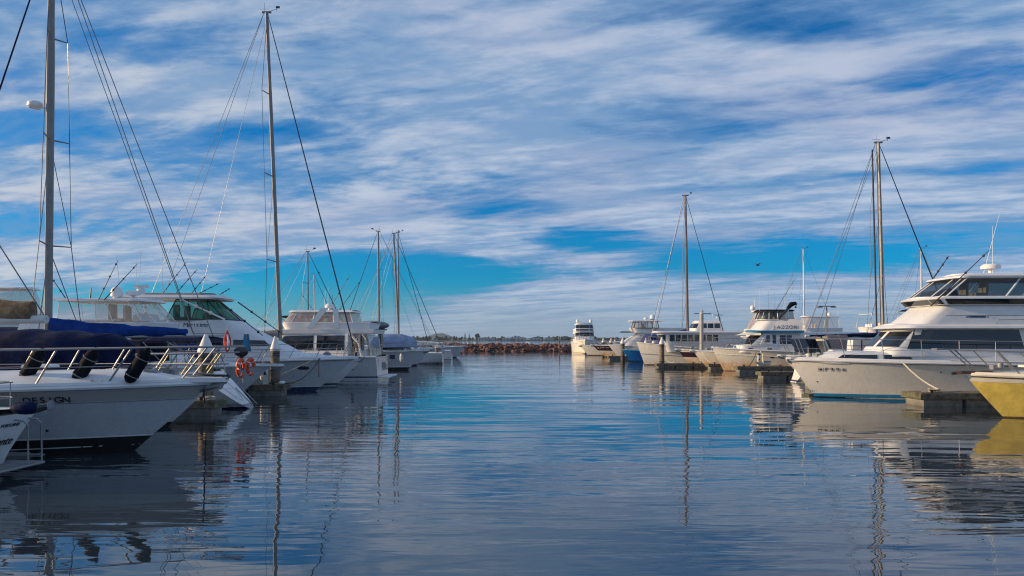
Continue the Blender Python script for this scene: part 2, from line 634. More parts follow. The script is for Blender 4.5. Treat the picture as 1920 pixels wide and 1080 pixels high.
class Boat:
    def __init__(s, name, label, cat, L, B, Fb, Fs, end_px, D, mode, over=1.3, rake=0.0, hullm=None, flare=1.7, sp=2.0, entry=1.6, sw=.92, sww=None, group=None, dh=0.0,
                 crown=.14, X=None, rot=None, deckm=None, fullness=2.3, reverse=0.0, bottom=None):
        """mode: 'L' bow to +X, 'Lr' stern to +X (left row); 'R' bow to -X, 'Rr' stern to -X (right row)"""
        Xe = PX(end_px, D) if X is None else X
        s.L, s.B, s.Fb, s.Fs, s.over, s.rake, s.flare, s.sp, s.entry, s.sw, s.full = L, B, Fb, Fs, over, rake, flare, sp, entry, sw, fullness
        rz = {'L': 0, 'Lr': PI, 'R': PI, 'Rr': 0}[mode] + R(dh)
        x = Xe - L / 2 if mode[0] == 'L' else Xe + L / 2
        if rot is not None:
            rz, x = rot, Xe
        s.sww = sw if sww is None else sww
        s.root = thing(name, label, cat, (x, D, 0), rz, group)
        s.hm = hullm or GEL
        s.near = 1 if mode in ('Lr', 'R') else -1     # local side that faces the quay
        n = 30
        us = [1 - (1 - i / n) ** 1.25 for i in range(n + 1)]
        ss = [-1, -.5, 0, .08, .2, .35, .5, .65, .8, .92, 1]
        mb = MB()
        rows = []
        for u in us:
            st = [s.P(u, q, -1) for q in ss]
            pt = [s.P(u, q, 1) for q in ss[::-1]]
            rows.append(st + pt)
        mb.grid(rows, flip=True)
        mb.add(rows[0], [tuple(range(len(rows[0])))])
        s.hull = obj('hull', mb, s.hm, s.root, ang=50)
        dk = MB()
        g_ = []
        for u in us:
            a, b = s.P(u, 1, -1), s.P(u, 1, 1)
            row = []
            for j in range(11):
                f = j / 10
                p = a.lerp(b, f)
                p.z += -.02 + crown * (1 - abs(2 * f - 1) ** 2.6) * min(1, abs(a.y) / 1.0)
                row.append(p)
            g_.append(row)
        dk.grid(g_)
        s.deck = obj('deck', dk, deckm or TOP, s.root)
        s.us = us

    def zs(s, u):
        return s.Fs + (s.Fb - s.Fs) * max(0, u) ** s.sp

    def P(s, u, q, sg):
        hb = s.B / 2
        if u < .42:
            bs = hb * (s.sw + (1 - s.sw) * sm(u / .42))
        else:
            bs = hb * (1 - ((u - .42) / .58) ** s.full)
        if u < .35:
            bw = hb * .9 * (s.sww + (1 - s.sww) * sm(u / .35))
        else:
            bw = hb * .9 * max(0, 1 - ((u - .35) / .65) ** s.entry)
        bw = min(bw, bs)
        if q >= 0:
            y = bw + (bs - bw) * q ** s.flare
            z = s.zs(u) * q
            x1 = s.L / 2 - s.over * max(0, 1 - q) ** 1.1
            x0 = -s.L / 2 + s.rake * q
        else:
            k = -q
            y = bw * math.sqrt(max(0, 1 - k * k)) * (1 - .15 * k)
            z = -.55 * k * (1 - .6 * max(0, u - .7) / .3)
            x1 = s.L / 2 - s.over - .5 * k
            x0 = -s.L / 2
        return Vector((x0 + (x1 - x0) * u, sg * y, z))

    def hz(s, sg):
        """surface point of the topsides at (x, z)"""
        def fn(x, z):
            u = (x + s.L / 2) / s.L
            q = .5
            for _ in range(6):
                q = max(0., z / s.zs(u))
                qq = min(q, 1.0)
                x1 = s.L / 2 - s.over * (1 - qq) ** 1.1
                x0 = -s.L / 2 + s.rake * qq
                u = max(0, min(1, (x - x0) / (x1 - x0)))
            return s.P(u, q, sg)
        return fn

    def band(s, z0, z1, m, name='boot_stripe', off=.006, u0=0., u1=1., lift=0.):
        mb = MB()
        for sg in (-1, 1):
            rows = [[], []]
            for i in range(41):
                u = u0 + (u1 - u0) * (1 - (1 - i / 40) ** 1.3)
                for r, z in zip(rows, (z0, z1)):
                    z = z + lift * u ** 2
                    if z >= 0:
                        p = s.P(u, z / s.zs(u), sg)
                    else:
                        p = s.P(u, z / .55, sg)
                        p.z = z
                    p.y += sg * off
                    p.x += off * (1.0 if u > .98 else 0)
                    r.append(p)
            mb.grid(rows, flip=(sg > 0))
            rows[0] = [p + Vector((0, -sg * .03, 0)) for p in rows[0]]
        # transom part
        if u0 == 0:
            a = [s.P(0, max(0, z) / s.zs(0), -1) + Vector((-off, 0, 0)) for z in (z0, z1)]
            b = [s.P(0, max(0, z) / s.zs(0), 1) + Vector((-off, 0, 0)) for z in (z0, z1)]
            mb.grid([[a[0], b[0]], [a[1], b[1]]], flip=True)
        return obj(name, mb, m, s.root)

    def rub(s, m=None, r=.035, q=1.0, name='rub_rail', dz=0.0):
        pts = [s.P(u, q, -1) + Vector((0, -r * .4, dz)) for u in s.us] + [s.P(u, q, 1) + Vector((0, r * .4, dz)) for u in s.us[::-1]][1:]
        return obj(name, MB().tube(pts, r, 6), m or RUB, s.root)

    def toe(s, h=.08, w=.05, m=None):
        """raised gunwale moulding"""
        pts = [s.P(u, 1, -1) + Vector((0, w, h * .4)) for u in s.us[:-1]] + [s.P(1, 1, 1) + Vector((0, 0, h * .4))] + [s.P(u, 1, 1) + Vector((0, -w, h * .4)) for u in s.us[::-1][1:]]
        return obj('gunwale', MB().tube(pts, h * .6, 6), m or TOP, s.root)

    def port(s, x, z, w, h, m=None, name='portlight', oval=True, both=True):
        for sg in ((s.near,) if not both else (-1, 1)):
            f = s.hz(sg)
            mb = MB()
            ring = []
            n = 14
            c = f(x, z)
            for k in range(n):
                a = 2 * PI * k / n
                e = .55
                cx = math.copysign(abs(math.cos(a)) ** e, math.cos(a)) * w / 2
                cz = math.copysign(abs(math.sin(a)) ** (1 if oval else e), math.sin(a)) * h / 2
                ring.append(f(x + cx, z + cz) + Vector((0, sg * .012, 0)))
            mb.add(ring + [c + Vector((0, sg * .014, 0))], [(k, (k + 1) % n, n) for k in range(n)])
            mb.grid([ring, [p - Vector((0, sg * .03, 0)) for p in ring]], closed=True)
            obj(name, mb, m or GLASS, s.root)

    def rail(s, u0=.45, h=.7, n=6, lean=.35, inset=.1, ahead=.25, m=None, r=.016, mid=True, close=True, h0=None, sm_=None, side_only=False):
        m = m or STEEL
        h0 = h if h0 is None else h0
        us = [u0 + (1 - u0) * i / 24 for i in range(25)]

        def top(u, sg):
            p = s.P(u, 1, sg)
            k = (u - u0) / (1 - u0)
            y = max(abs(p.y) - inset, .14 if close else .1)
            hh = h0 + (h - h0) * sm(k * 3)
            return Vector((p.x + lean + ahead * k ** 4, sg * y, p.z + hh))

        def foot(u, sg):
            p = s.P(u, 1, sg)
            return Vector((p.x, sg * max(abs(p.y) - inset, .05), p.z))
        st, pt = [top(u, -1) for u in us], [top(u, 1) for u in us[::-1]]
        a0, b0 = foot(u0, -1), foot(u0, 1)
        pts = [a0 + Vector((0, 0, .02))] + st + pt + [b0 + Vector((0, 0, .02))]
        obj('bow_rail', MB().tube(pts, r, 6), m, s.root)
        if mid:
            mp = [foot(u, -1).lerp(top(u, -1), .52) for u in us] + [foot(u, 1).lerp(top(u, 1), .52) for u in us[::-1]]
            obj('rail_wire', MB().tube(mp, r * .45, 5), m, s.root)
        for i in range(n):
            u = u0 + (1 - u0) * (i + .6) / (n + .1)
            for sg in (-1, 1):
                a, b = foot(u, sg), top(u, sg)
                mb = MB().tube([a - Vector((0, 0, .02)), b], r * .9, 6)
                mb.lathe([(.0, .012), (.035, .01), (.035, -.02)], a, 8)
                obj('stanchion', mb, sm_ or m, s.root)

    def sprit(s, ln=.6, w=.34, m=None, anchor=True, z=None):
        z = s.Fb + .03 if z is None else z
        x0 = s.L / 2 - .8
        poly = [(x0, -w * .8), (s.L / 2 + ln - .15, -w / 2), (s.L / 2 + ln, -w * .22), (s.L / 2 + ln, w * .22), (s.L / 2 + ln - .15, w / 2), (x0, w * .8)]
        mb = MB()
        n = len(poly)
        mb.add([(x, y, z - .05) for x, y in poly] + [(x, y, z + .05) for x, y in poly],
               [tuple(reversed(range(n))), tuple(range(n, 2 * n))] + [(i, (i + 1) % n, (i + 1) % n + n, i + n) for i in range(n)])
        obj('anchor_platform', mb, m or TOP, s.root, smooth=False)
        if anchor:
            a = MB()
            xe = s.L / 2 + ln
            a.tube([(xe - .9, 0, z + .09), (xe + .02, 0, z + .02), (xe - .12, 0, z - .12)], .025, 6)
            a.prism([(xe - .02, z - .05), (xe - .45, z - .16), (xe - .62, z - .30), (xe - .30, z - .26), (xe - .10, z - .22)], -.02, .02)
            for sg in (-1, 1):
                a.add([(xe - .08, 0, z - .16), (xe - .5, sg * .2, z - .20), (xe - .58, sg * .03, z - .30)], [(0, 1, 2)])
            obj('anchor', a, STEEL, s.root, smooth=False)
            obj('bow_roller', MB().lathe([(0, -.05), (.05, -.05), (.035, 0), (.05, .05), (0, .05)], (xe - .05, 0, z + .02), 8, axis='y'), DARKM, s.root)

    def hatch(s, x, w=.5, dz=.0, m=None):
        u = (x + s.L / 2) / s.L
        z = s.zs(u) + dz
        o = MB().box((x, 0, z), (w, w, .06), taper=.92)
        h = obj('deck_hatch', o, m or GLASS, s.root, smooth=False)
        return h

    def house(s, H_, m=None, name='cabin', crown=.06, top=True, nt=22):
        return obj(name, H_.mesh(crown, nt, top), m or TOP, s.root, ang=32)

    def side_win(s, H_, corners, m=None, name='window', nu=6, nv=3, off=.012, both=True, skirt=.02):
        for sg in ((-1, 1) if both else (s.near,)):
            mb = patch(MB(), H_.side(sg), corners, nu, nv, off, skirt, toward=(corners[0][0], 0, corners[0][1]))
            obj(name, mb, m or GLASS, s.root)

    def front_win(s, H_, T0, T1, z0, z1, n=1, gap=.012, m=None, name='windscreen', off=.012, tz=0., skirt=.02):
        for i in range(n):
            a = T0 + (T1 - T0) * i / n + gap / 2
            b = T0 + (T1 - T0) * (i + 1) / n - gap / 2
            mid = (a + b) / 2
            k = tz
            mb = patch(MB(), H_.T, [(a, z0), (b, z0), (b + (1 - b) * k, z1), (a + (1 - a) * k, z1)], 6, 3, off, skirt, toward=(H_.L[0][1] * .5 + H_.L[0][2] * .5, 0, z0 - 1))
            obj(name, mb, m or GLASS, s.root)

    def enclosure(s, H_, Ts, z0, z1, m, r=.018, fm=None, name='clear_panel', strip=None):
        fm = fm or WHT
        for a, b in zip(Ts[:-1], Ts[1:]):
            mb = patch(MB(), H_.T, [(a + .006, z0), (b - .006, z0), (b - .006, z1), (a + .006, z1)], 5, 2, .004, .004, toward=(0, 0, z0))
            obj(name, mb, m, s.root)
        for a in Ts:
            obj('frame_tube', MB().tube([H_.T(a, z0), H_.T(a, (z0 + z1) / 2), H_.T(a, z1)], r, 6), fm, s.root)
        for z in (z0, z1):
            pts = [H_.T(Ts[0] + (Ts[-1] - Ts[0]) * i / 30, z) for i in range(31)]
            obj('frame_hoop', MB().tube(pts, r, 6), fm, s.root)

    def tube(s, name, pts, r, m=None, n=6):
        return obj(name, MB().tube(pts, r, n), m or STEEL, s.root)

    def dome(s, x, y, z, r=.22, m=None, name='satellite_dome'):
        mb = MB().lathe([(0, 0), (r * .55, 0), (r * .6, r * .25), (r, r * .5), (r, r * 1.2), (r * .85, r * 1.75), (r * .5, r * 2.1), (0, r * 2.22)], (x, y, z), 14)
        return obj(name, mb, m or WHT, s.root)

    def radar(s, x, y, z, w=.6):
        a = obj('radar', MB().lathe([(0, 0), (.09, 0), (.09, .16), (w * .5, .18), (w * .52, .3), (w * .4, .38), (0, .4)], (x, y, z), 16), WHT, s.root)
        return a

    def open_radar(s, x, y, z, w=1.0, rz=.5):
        obj('radar_pedestal', MB().lathe([(0, 0), (.16, 0), (.17, .2), (.08, .27), (0, .28)], (x, y, z), 12), WHT, s.root)
        obj('radar_scanner', MB().box((x, y, z + .34), (w, .12, .12), rz=rz), WHT, s.root, smooth=False)

    def whip(s, x, y, z, h=2.4, dx=0.0, dy=0.0, r=.011, m=None, name='antenna'):
        mb = MB().tube([(x, y, z), (x + dx * .5, y + dy * .5, z + h * .5), (x + dx, y + dy, z + h)], [r * 1.3, r, r * .6], 5)
        return obj(name, mb, m or WHT, s.root)

    def rod(s, a, b, r=.018, m=None, name='outrigger'):
        mb = MB().tube([a, b], [r, r * .5], 6)
        for k in (.3, .6, .9):
            p = Vector(a).lerp(Vector(b), k)
            mb.blob(p, (r * 2, r * 2, r * 2), 6, 4)
        return obj(name, mb, m or DARKM, s.root)

    def screen(s, x, z, w=.5, h=.5, m=None):
        mb = MB().prism([(x - .25, z), (x + .3, z), (x + .12, z + h), (x - .18, z + h * .9)], -w / 2, w / 2)
        obj('helm_console', mb, m or WHT, s.root, smooth=False)

    def seat(s, x, y, z, m=None):
        mb = MB()
        mb.box((x, y, z + .42), (.5, .5, .14))
        mb.box((x - .22, y, z + .78), (.12, .5, .62))
        mb.tube([(x, y, z), (x, y, z + .36)], .05, 8)
        obj('helm_seat', mb, m or IVORY, s.root, smooth=False)

    def gear(s, seed=0):
        """foredeck fittings: windlass, mooring bitt, mushroom vents, coiled line"""
        rnd = random.Random(seed)
        L = s.L

        def dz(x):
            u = (x + L / 2) / L
            return s.zs(u) + .10
        x = L / 2 - 1.35
        obj('windlass', MB().box((x, 0, dz(x) + .08), (.34, .26, .16)).lathe([(0, -.2), (.08, -.2), (.05, -.12), (.05, .12), (.08, .2), (0, .2)], (x, 0, dz(x) + .16), 10, axis='y'), STEEL, s.root)
        x -= .5
        obj('mooring_bitt', MB().tube([(x, -.14, dz(x) - .05), (x, -.14, dz(x) + .16)], .03, 6).tube([(x, .14, dz(x) - .05), (x, .14, dz(x) + .16)], .03, 6).tube([(x, -.22, dz(x) + .1), (x, .22, dz(x) + .1)], .02, 6), STEEL, s.root)
        for sg in (-1, 1):
            xx = L / 2 - rnd.uniform(2.4, 3.4)
            obj('deck_vent', MB().lathe([(.05, 0), (.05, .09), (.10, .10), (.09, .14), (0, .16)], (xx, sg * .55, dz(xx)), 12), STEEL, s.root)
        xx = L / 2 - rnd.uniform(2.0, 2.6)
        cx = [(xx + (.10 + .012 * i / 3) * math.cos(i * .6), .35 * rnd.choice((-1, 1)) * 0 + .38 + (.10 + .012 * i / 3) * math.sin(i * .6), dz(xx) + .02 + .002 * i) for i in range(50)]
        obj('coiled_line', MB().tube(cx, .014, 5), ROPE, s.root)

    def cleats(s, us=(.1, .5, .85)):
        for u in us:
            for sg in (-1, 1):
                p = s.P(u, 1, sg) + Vector((0, -sg * .14, .06))
                obj('cleat', MB().tube([p + Vector((-.12, 0, .05)), p + Vector((-.05, 0, .03)), p + Vector((.05, 0, .03)), p + Vector((.12, 0, .05))], .018, 6).box(p, (.08, .04, .08)), STEEL, s.root)

    # ---- sailing rig
    def rig(s, mx, top, base=1.4, rk=.6, spreaders=2, bow=None, stern=None, chain=None, furl=True, furlm=None, mastr=.11, mm=None, boom=None, boomz=2.6, cover=None, coverh=.55,
            wire=.011, split=True, frac=1.0, topgear=True, sw=None, boomend=True, radar_z=None, lights=True):
        mm = mm or ALU
        bow = s.L / 2 - .35 if bow is None else bow
        stern = -s.L / 2 + .5 if stern is None else stern
        cw = s.B / 2 - .15 if chain is None else chain
        sw = s.B * .24 if sw is None else sw

        def M(z):
            k = (z - base) / (top - base)
            return Vector((mx - rk * k, 0, z))
        zt = [base + (top - base) * i / 10 for i in range(11)]
        mb = MB().tube([M(z) for z in zt], [mastr * (1 if z < base + (top - base) * .75 else .85) for z in zt], 10, flat=.72)
        mb.box(M(top) + Vector((0, 0, .03)), (mastr * 3.4, .1, .08))
        mast = obj('mast', mb, mm, s.root)
        if topgear:
            t = M(top)
            gb = MB().tube([t + Vector((.05, 0, .05)), t + Vector((.55, 0, .2))], .012, 5).tube([t + Vector((.55, 0, .12)), t + Vector((.55, 0, .33))], .012, 5)
            gb.box(t + Vector((.6, 0, .3)), (.22, .015, .12))
            gb.tube([t + Vector((-.12, 0, .05)), t + Vector((-.12, 0, .55))], .008, 5)
            gb.tube([t + Vector((-.35, 0, .2)), t + Vector((.1, 0, .2))], .008, 5)
            obj('masthead_instruments', gb, DARKM, mast)
        hs = [base + (top - base) * k for k in ({1: (.52,), 2: (.36, .68), 3: (.27, .52, .76)}[spreaders])]
        tips = {}
        for i, z in enumerate(hs):
            w = sw * (1 - .18 * i)
            for sg in (-1, 1):
                tip = M(z) + Vector((-.25, sg * w, .06))
                obj('spreader', MB().tube([M(z), tip], [.035, .022], 6), mm, mast)
                tips[(i, sg)] = tip
        for sg in (-1, 1):
            c = Vector((mx - .35, sg * cw, s.zs(.5) + .05))
            path = [c] + [tips[(i, sg)] for i in range(len(hs))] + [M(base + (top - base) * frac * .985)]
            obj('shroud', MB().tube(path, wire, 5), WIRE, s.root)
            obj('lower_shroud', MB().tube([c + Vector((-.3, 0, 0)), M(hs[0] - .1)], wire, 5), WIRE, s.root)
            if len(hs) > 1:
                obj('diagonal_shroud', MB().tube([tips[(0, sg)], M(hs[1] - .1)], wire * .8, 5), WIRE, s.root)
        ft = M(base + (top - base) * frac * .99) + Vector((.08, 0, 0))
        fb = Vector((bow, 0, s.Fb + .1))
        if furl:
            a, b = fb.lerp(ft, .03), fb.lerp(ft, .96)
            obj('furled_headsail', MB().tube([fb, a, fb.lerp(ft, .08), fb.lerp(ft, .5), b, ft], [.012, .034, .038, .034, .024, .010], 8), furlm or DARKM, s.root)
            obj('furling_drum', MB().lathe([(0, 0), (.1, 0), (.1, .03), (.06, .05), (.06, .14), (.1, .16), (.1, .19), (0, .19)], fb + Vector((0, 0, .05)), 12), DARKM, s.root)
        else:
            obj('forestay', MB().tube([fb, ft], wire, 5), WIRE, s.root)
        bt = M(top) + Vector((-.15, 0, 0))
        if split:
            for sg in (-1, 1):
                obj('backstay', MB().tube([Vector((stern, sg * .9, s.Fs + .1)), Vector((stern, sg * .9, s.Fs + .1)).lerp(bt, .3) * 1.0, bt], wire, 5), WIRE, s.root)
        else:
            obj('backstay', MB().tube([Vector((stern, 0, s.Fs + .1)), bt], wire, 5), WIRE, s.root)
        if boom:
            e = Vector((mx - boom, 0, boomz))
            st = Vector((mx - .12, 0, boomz - .05))
            bo = MB().tube([st, e], .075, 10)
            boomo = obj('boom', bo, ALUW, s.root)
            obj('topping_lift', MB().tube([e, M(top - .3)], wire * .8, 5), WIRE, s.root)
            if cover:
                rows = []
                rnd = random.Random(int(mx * 100) + int(top * 10))
                n = 22
                for i in range(n + 1):
                    k = i / n
                    p = st.lerp(e + Vector((.25, 0, 0)), k)
                    hgt = coverh * (1 - .62 * k ** .8) * (1 + rnd.uniform(-.06, .06))
                    wid = .17 * (1 - .35 * k) * (1 + rnd.uniform(-.1, .1))
                    row = []
                    for j in range(12):
                        a = 2 * PI * j / 12
                        cx, cz = math.cos(a), math.sin(a)
                        row.append(p + Vector((0, cx * wid, (hgt * (.5 + cz * .5)) - .05 + (.02 * math.sin(7 * k * PI) if cz < 0 else 0))))
                    rows.append(row)
                cm = MB().grid(rows, closed=True)
                cm.f.append(tuple(range(12)))
                cm.f.append(tuple(range(len(cm.v) - 12, len(cm.v))))
                obj('sail_cover', cm, cover, s.root, ang=60)
        if radar_z:
            p = M(radar_z) + Vector((mastr * 2.2 + .2, 0, 0))
            obj('radar', MB().lathe([(0, 0), (.2, 0), (.26, .06), (.26, .17), (.2, .23), (0, .25)], p, 14).box(p + Vector((-.25, 0, 0)), (.4, .08, .05)), WHT, mast)
        return M

    def pushpit(s, h=.6, w=None, x0=None, x1=None, m=None, n=4):
        m = m or STEEL
        w = (s.B / 2 * s.sw - .12) if w is None else w
        x0 = -s.L / 2 + s.rake + .1 if x0 is None else x0
        x1 = x0 + 1.7 if x1 is None else x1
        z = s.Fs
        for k, nm in ((1, 'stern_rail'), (.5, 'rail_wire')):
            obj(nm, MB().tube([(x1, -w, z + h * k), (x0 + .2, -w, z + h * k), (x0, -w * .8, z + h * k), (x0, w * .8, z + h * k), (x0 + .2, w, z + h * k), (x1, w, z + h * k)], .014 if k == 1 else .009, 6), m, s.root)
        for sg in (-1, 1):
            for x, y in ((x1, w), ((x1 + x0) / 2, w), (x0 + .2, w), (x0, w * .45)):
                obj('stanchion', MB().tube([(x, sg * y, z), (x, sg * y, z + h)], .012, 6), m, s.root)


def fender(x, y, z, ln=.9, r=.14, m=None, tilt=0.0, label='', group=None, tiltdir=0):
    t = thing('fender', label, 'fender', (x, y, z), tiltdir, group)
    mb = MB().lathe([(0, -ln / 2), (r * .5, -ln / 2 + .01), (r * .85, -ln / 2 + .07), (r, -ln / 2 + .18), (r, ln / 2 - .18), (r * .85, ln / 2 - .07), (r * .4, ln / 2), (r * .2, ln / 2 + .06), (0, ln / 2 + .06)], (0, 0, 0), 14)
    b = obj('fender_body', mb, m or BLKC, t)
    for k in (-.28, .25):
        obj('strap', MB().tube([(r * 1.03 * math.cos(a), r * 1.03 * math.sin(a), k * ln) for a in [2 * PI * i / 16 for i in range(16)]], .012, 5, closed=True), GREYC if m is BLKC else ROPE, t)
    t.rotation_euler = (0, tilt, tiltdir)
    return t


def rope(a, b, sag, label, m=None, r=.016, group=None, n=16):
    a, b = Vector(a), Vector(b)
    pts = [a.lerp(b, i / n) + Vector((0, 0, -sag * 4 * (i / n) * (1 - i / n))) for i in range(n + 1)]
    return obj('mooring_rope', MB().tube(pts, r, 6), m or ROPE, None, label=label, cat='rope', group=group or 'mooring ropes')


def lerp(a, b, k):
    return a + (b - a) * k

# ================================================================== the setting
def water():
    m = bpy.data.materials.new('harbour water')
    m.use_nodes = True
    t = m.node_tree
    q = NG(t)
    p = t.nodes['Principled BSDF']
    p.inputs['Base Color'].default_value = (.022, .032, .042, 1)
    p.inputs['Roughness'].default_value = .012
    p.inputs['IOR'].default_value = 2.1
    oc = q.n('ShaderNodeTexCoord').outputs['Object']
    w1 = q.noise(q.map(oc, rot=(0, 0, R(4)), sc=(.16, .62, 1)), 1.0, 2, .45, .3)
    w2 = q.noise(q.map(oc, (3, 7, 0), (0, 0, R(-7)), (.55, 2.5, 1)), 1.0, 2, .5, .4)
    w3 = q.noise(q.map(oc, (13, 2, 0), (0, 0, R(9)), (2.2, 8.0, 1)), 1.0, 2, .5)
    # breeze patches: ruffled in places, glassy in others
    pt = q.ramp(q.noise(q.map(oc, (1, 4, 0), sc=(.05, .11, 1)), 1.0, 3, .5), .38, .64, .12, 1.15)
    h = q.m('ADD', q.m('MULTIPLY', w1, .034), q.m('MULTIPLY', q.m('MULTIPLY', w2, pt), .013))
    h = q.m('ADD', h, q.m('MULTIPLY', q.m('MULTIPLY', w3, pt), .0010))
    b = q.n('ShaderNodeBump')
    b.inputs['Strength'].default_value = 1.0
    b.inputs['Distance'].default_value = 1.0
    q.put(b.inputs['Height'], h)
    t.links.new(b.outputs[0], p.inputs['Normal'])
    mb = MB().add([(-6000, -300, 0), (6000, -300, 0), (6000, 9000, 0), (-6000, 9000, 0)], [(0, 1, 2, 3)])
    obj('water', mb, m, None, smooth=False, kind='structure')


water()

# far shore, hills behind it
LAND = mat('far shore ground', (.05, .06, .04), .9, var=.2, scale=.01)
HILL = mat('wooded hill', (.045, .06, .05), .95, var=.2, scale=.004)
LEAF = mat('distant foliage', (.035, .055, .03), .9, var=.4, scale=.15)
LEAFD = mat('dark pine foliage', (.025, .04, .03), .9, var=.3, scale=.3)
BARK = mat('bark', (.10, .075, .05), .9, var=.3)
mb = MB()
rows = []
for i in range(61):
    x = -2600 + 5200 * i / 60
    y0 = 1500 + 40 * noise.noise(Vector((x * .002, 0, 3)))
    rows.append([(x, y0, -.8), (x, y0 + 6, 1.0), (x, y0 + 200, 2.2), (x, y0 + 420, 2.5), (x, y0 + 500, -.5)])
obj('far_shore', mb.grid(rows, flip=True), LAND, kind='structure')
for k, (yd, hmax, seed, x0, x1) in enumerate(((4300, 26, 1.0, -3200, 3200), (5600, 38, 5.0, -4000, 4000))):
    mb = MB()
    rows = []
    for i in range(161):
        x = x0 + (x1 - x0) * i / 160
        hgt = max(1., hmax * (.30 + .75 * abs(noise.noise(Vector((x * .0011, seed, 0)))) + .10 * noise.noise(Vector((x * .006, seed, 2)))))
        if k == 0:
            hgt += 38 * math.exp(-((x + 455) / 75) ** 2)
        rows.append([(x, yd + q_, z_ * hgt - 1 + (1.2 * noise.noise(Vector((x * .03, q_ * .01, 1))) if z_ > .1 else 0)) for q_, z_ in ((0, 0), (150, .55), (320, .9), (450, 1.0), (600, .9), (800, 0))])
    obj('hills', mb.grid(rows, flip=True), HILL, kind='structure')

rnd = random.Random(3)
mb = MB()
for i in range(760):
    x = rnd.uniform(-1500, 1500)
    y = 1515 + rnd.random() * 110
    hh = 4 + 5.0 * abs(noise.noise(Vector((x * .006, y * .01, 7)))) * 2 + rnd.random() * 2.0
    w = hh * rnd.uniform(.5, .95)
    for j in range(3):
        mb.blob((x + rnd.uniform(-w, w) * .7, y + rnd.uniform(-3, 3), 1 + hh * (.42 + .16 * j)), (w * (.75 - .15 * j), w * .6, hh * .34), 7, 5, .5, i * 3 + j)
obj('distant_woodland', mb, LEAF, smooth=False, kind='stuff')


def pine(x, y, h, label):
    t = thing('pine_tree', label, 'tree', (x, y, 1), 0, 'pines on the far shore')
    obj('trunk', MB().tube([(0, 0, 0), (0, 0, h * .95)], [h * .03, h * .006], 6), BARK, t)
    mb = MB()
    rnd = random.Random(int(x))
    for i in range(11):
        z = h * (.16 + .8 * i / 11)
        r = h * .27 * (1 - i / 11.5) * rnd.uniform(.8, 1.15)
        n = 9
        for k in range(n):
            a = 2 * PI * k / n + i
            rr = r * rnd.uniform(.6, 1.15)
            e = Vector((math.cos(a) * rr, math.sin(a) * rr, z - h * .015))
            s_ = Vector((-math.sin(a), math.cos(a), 0)) * r * .22
            mb.add([(0, 0, z + h * .06), e + s_, e - s_, (0, 0, z - h * .01)], [(0, 1, 2), (1, 3, 2), (0, 3, 1), (0, 2, 3)])
    obj('crown', mb, LEAFD, t, smooth=False)


pine(PX(870, 1480), 1512, 17, 'slim dark conifer on the far shore, left one of a close pair')
pine(PX(878, 1480), 1512, 15, 'slim dark conifer on the far shore, right one of a close pair')
t = thing('broad_tree', 'broad dark tree standing taller than the far shore woodland, just right of two conifers', 'tree', (PX(893, 1480), 1512, 1))
obj('trunk', MB().tube([(0, 0, 0), (.3, 0, 7)], [.7, .3], 7), BARK, t)
mb = MB()
rnd = random.Random(5)
for k in range(26):
    a, rr = rnd.uniform(0, 6.3), rnd.uniform(0, 4.2)
    mb.blob((math.cos(a) * rr, math.sin(a) * rr, 9 + rnd.uniform(-4, 5.5) * (1 - rr / 7)), (2.2, 2.2, 1.8), 7, 5, .5, k)
obj('crown', mb, LEAFD, t, smooth=False)
HW = mat('pale house wall', (.45, .44, .42), .8, var=.08)
HR = mat('grey metal roof', (.38, .38, .40), .5, var=.1)
HD = mat('dark window opening', (.02, .02, .025), .2)
for i, (px, w, h_, lab) in enumerate(((905, 20, 4.0, 'low pale waterfront house on the far shore right of the broad tree'),
                                      (922, 14, 3.5, 'second small pale house from the broad tree on the far shore'),
                                      (952, 22, 3.6, 'long low pale shed on the far shore left of the channel middle'),
                                      (972, 26, 5.0, 'largest pale house with grey roof on the far shore, mid channel'),
                                      (1004, 24, 3.6, 'wide low white house on the far shore right of the largest house'),
                                      (1030, 18, 3.8, 'pale house on the far shore nearest the navigation post'))):
    t = thing('distant_house', lab, 'house', (PX(px, 1505), 1508, 1), 0, 'houses on the far shore')
    obj('wall', MB().box((0, 0, h_ / 2), (w, 10, h_)), HW, t, smooth=False)
    obj('roof', MB().prism([(-w / 2 - .8, h_), (w / 2 + .8, h_), (w / 2 - 3, h_ + 2.2), (-w / 2 + 3, h_ + 2.2)], -5.6, 5.6), HR, t, smooth=False)
    for k in (-.3, 0, .3):
        obj('window', MB().box((w * k, -5.02, h_ * .5), (w * .14, .1, h_ * .4)), HD, t, smooth=False)

# breakwater of red-brown stones
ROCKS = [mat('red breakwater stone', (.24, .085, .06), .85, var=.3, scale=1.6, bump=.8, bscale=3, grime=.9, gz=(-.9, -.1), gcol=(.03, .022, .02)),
         mat('brown breakwater stone', (.25, .115, .085), .85, var=.3, scale=1.6, bump=.8, bscale=3),
         mat('dull pink breakwater stone', (.32, .17, .14), .85, var=.25, scale=1.6, bump=.8, bscale=3),
         mat('dark wet stone', (.055, .03, .028), .6, var=.3, scale=1.6, bump=.8, bscale=3)]
BW = thing('breakwater', 'long low breakwater of piled red brown rocks closing the end of the channel', 'breakwater', (0, 160, 0))
mb = MB()
rows = []
for i in range(61):
    x = -70 + 170 * i / 60
    rows.append([(x, -.8, -1), (x, .6, .75), (x, 2.6, 1.35), (x, 5, 1.35), (x, 9, -1)])
obj('rubble_core', mb.grid(rows, flip=True), ROCKS[3], BW, smooth=False)
shapes = []
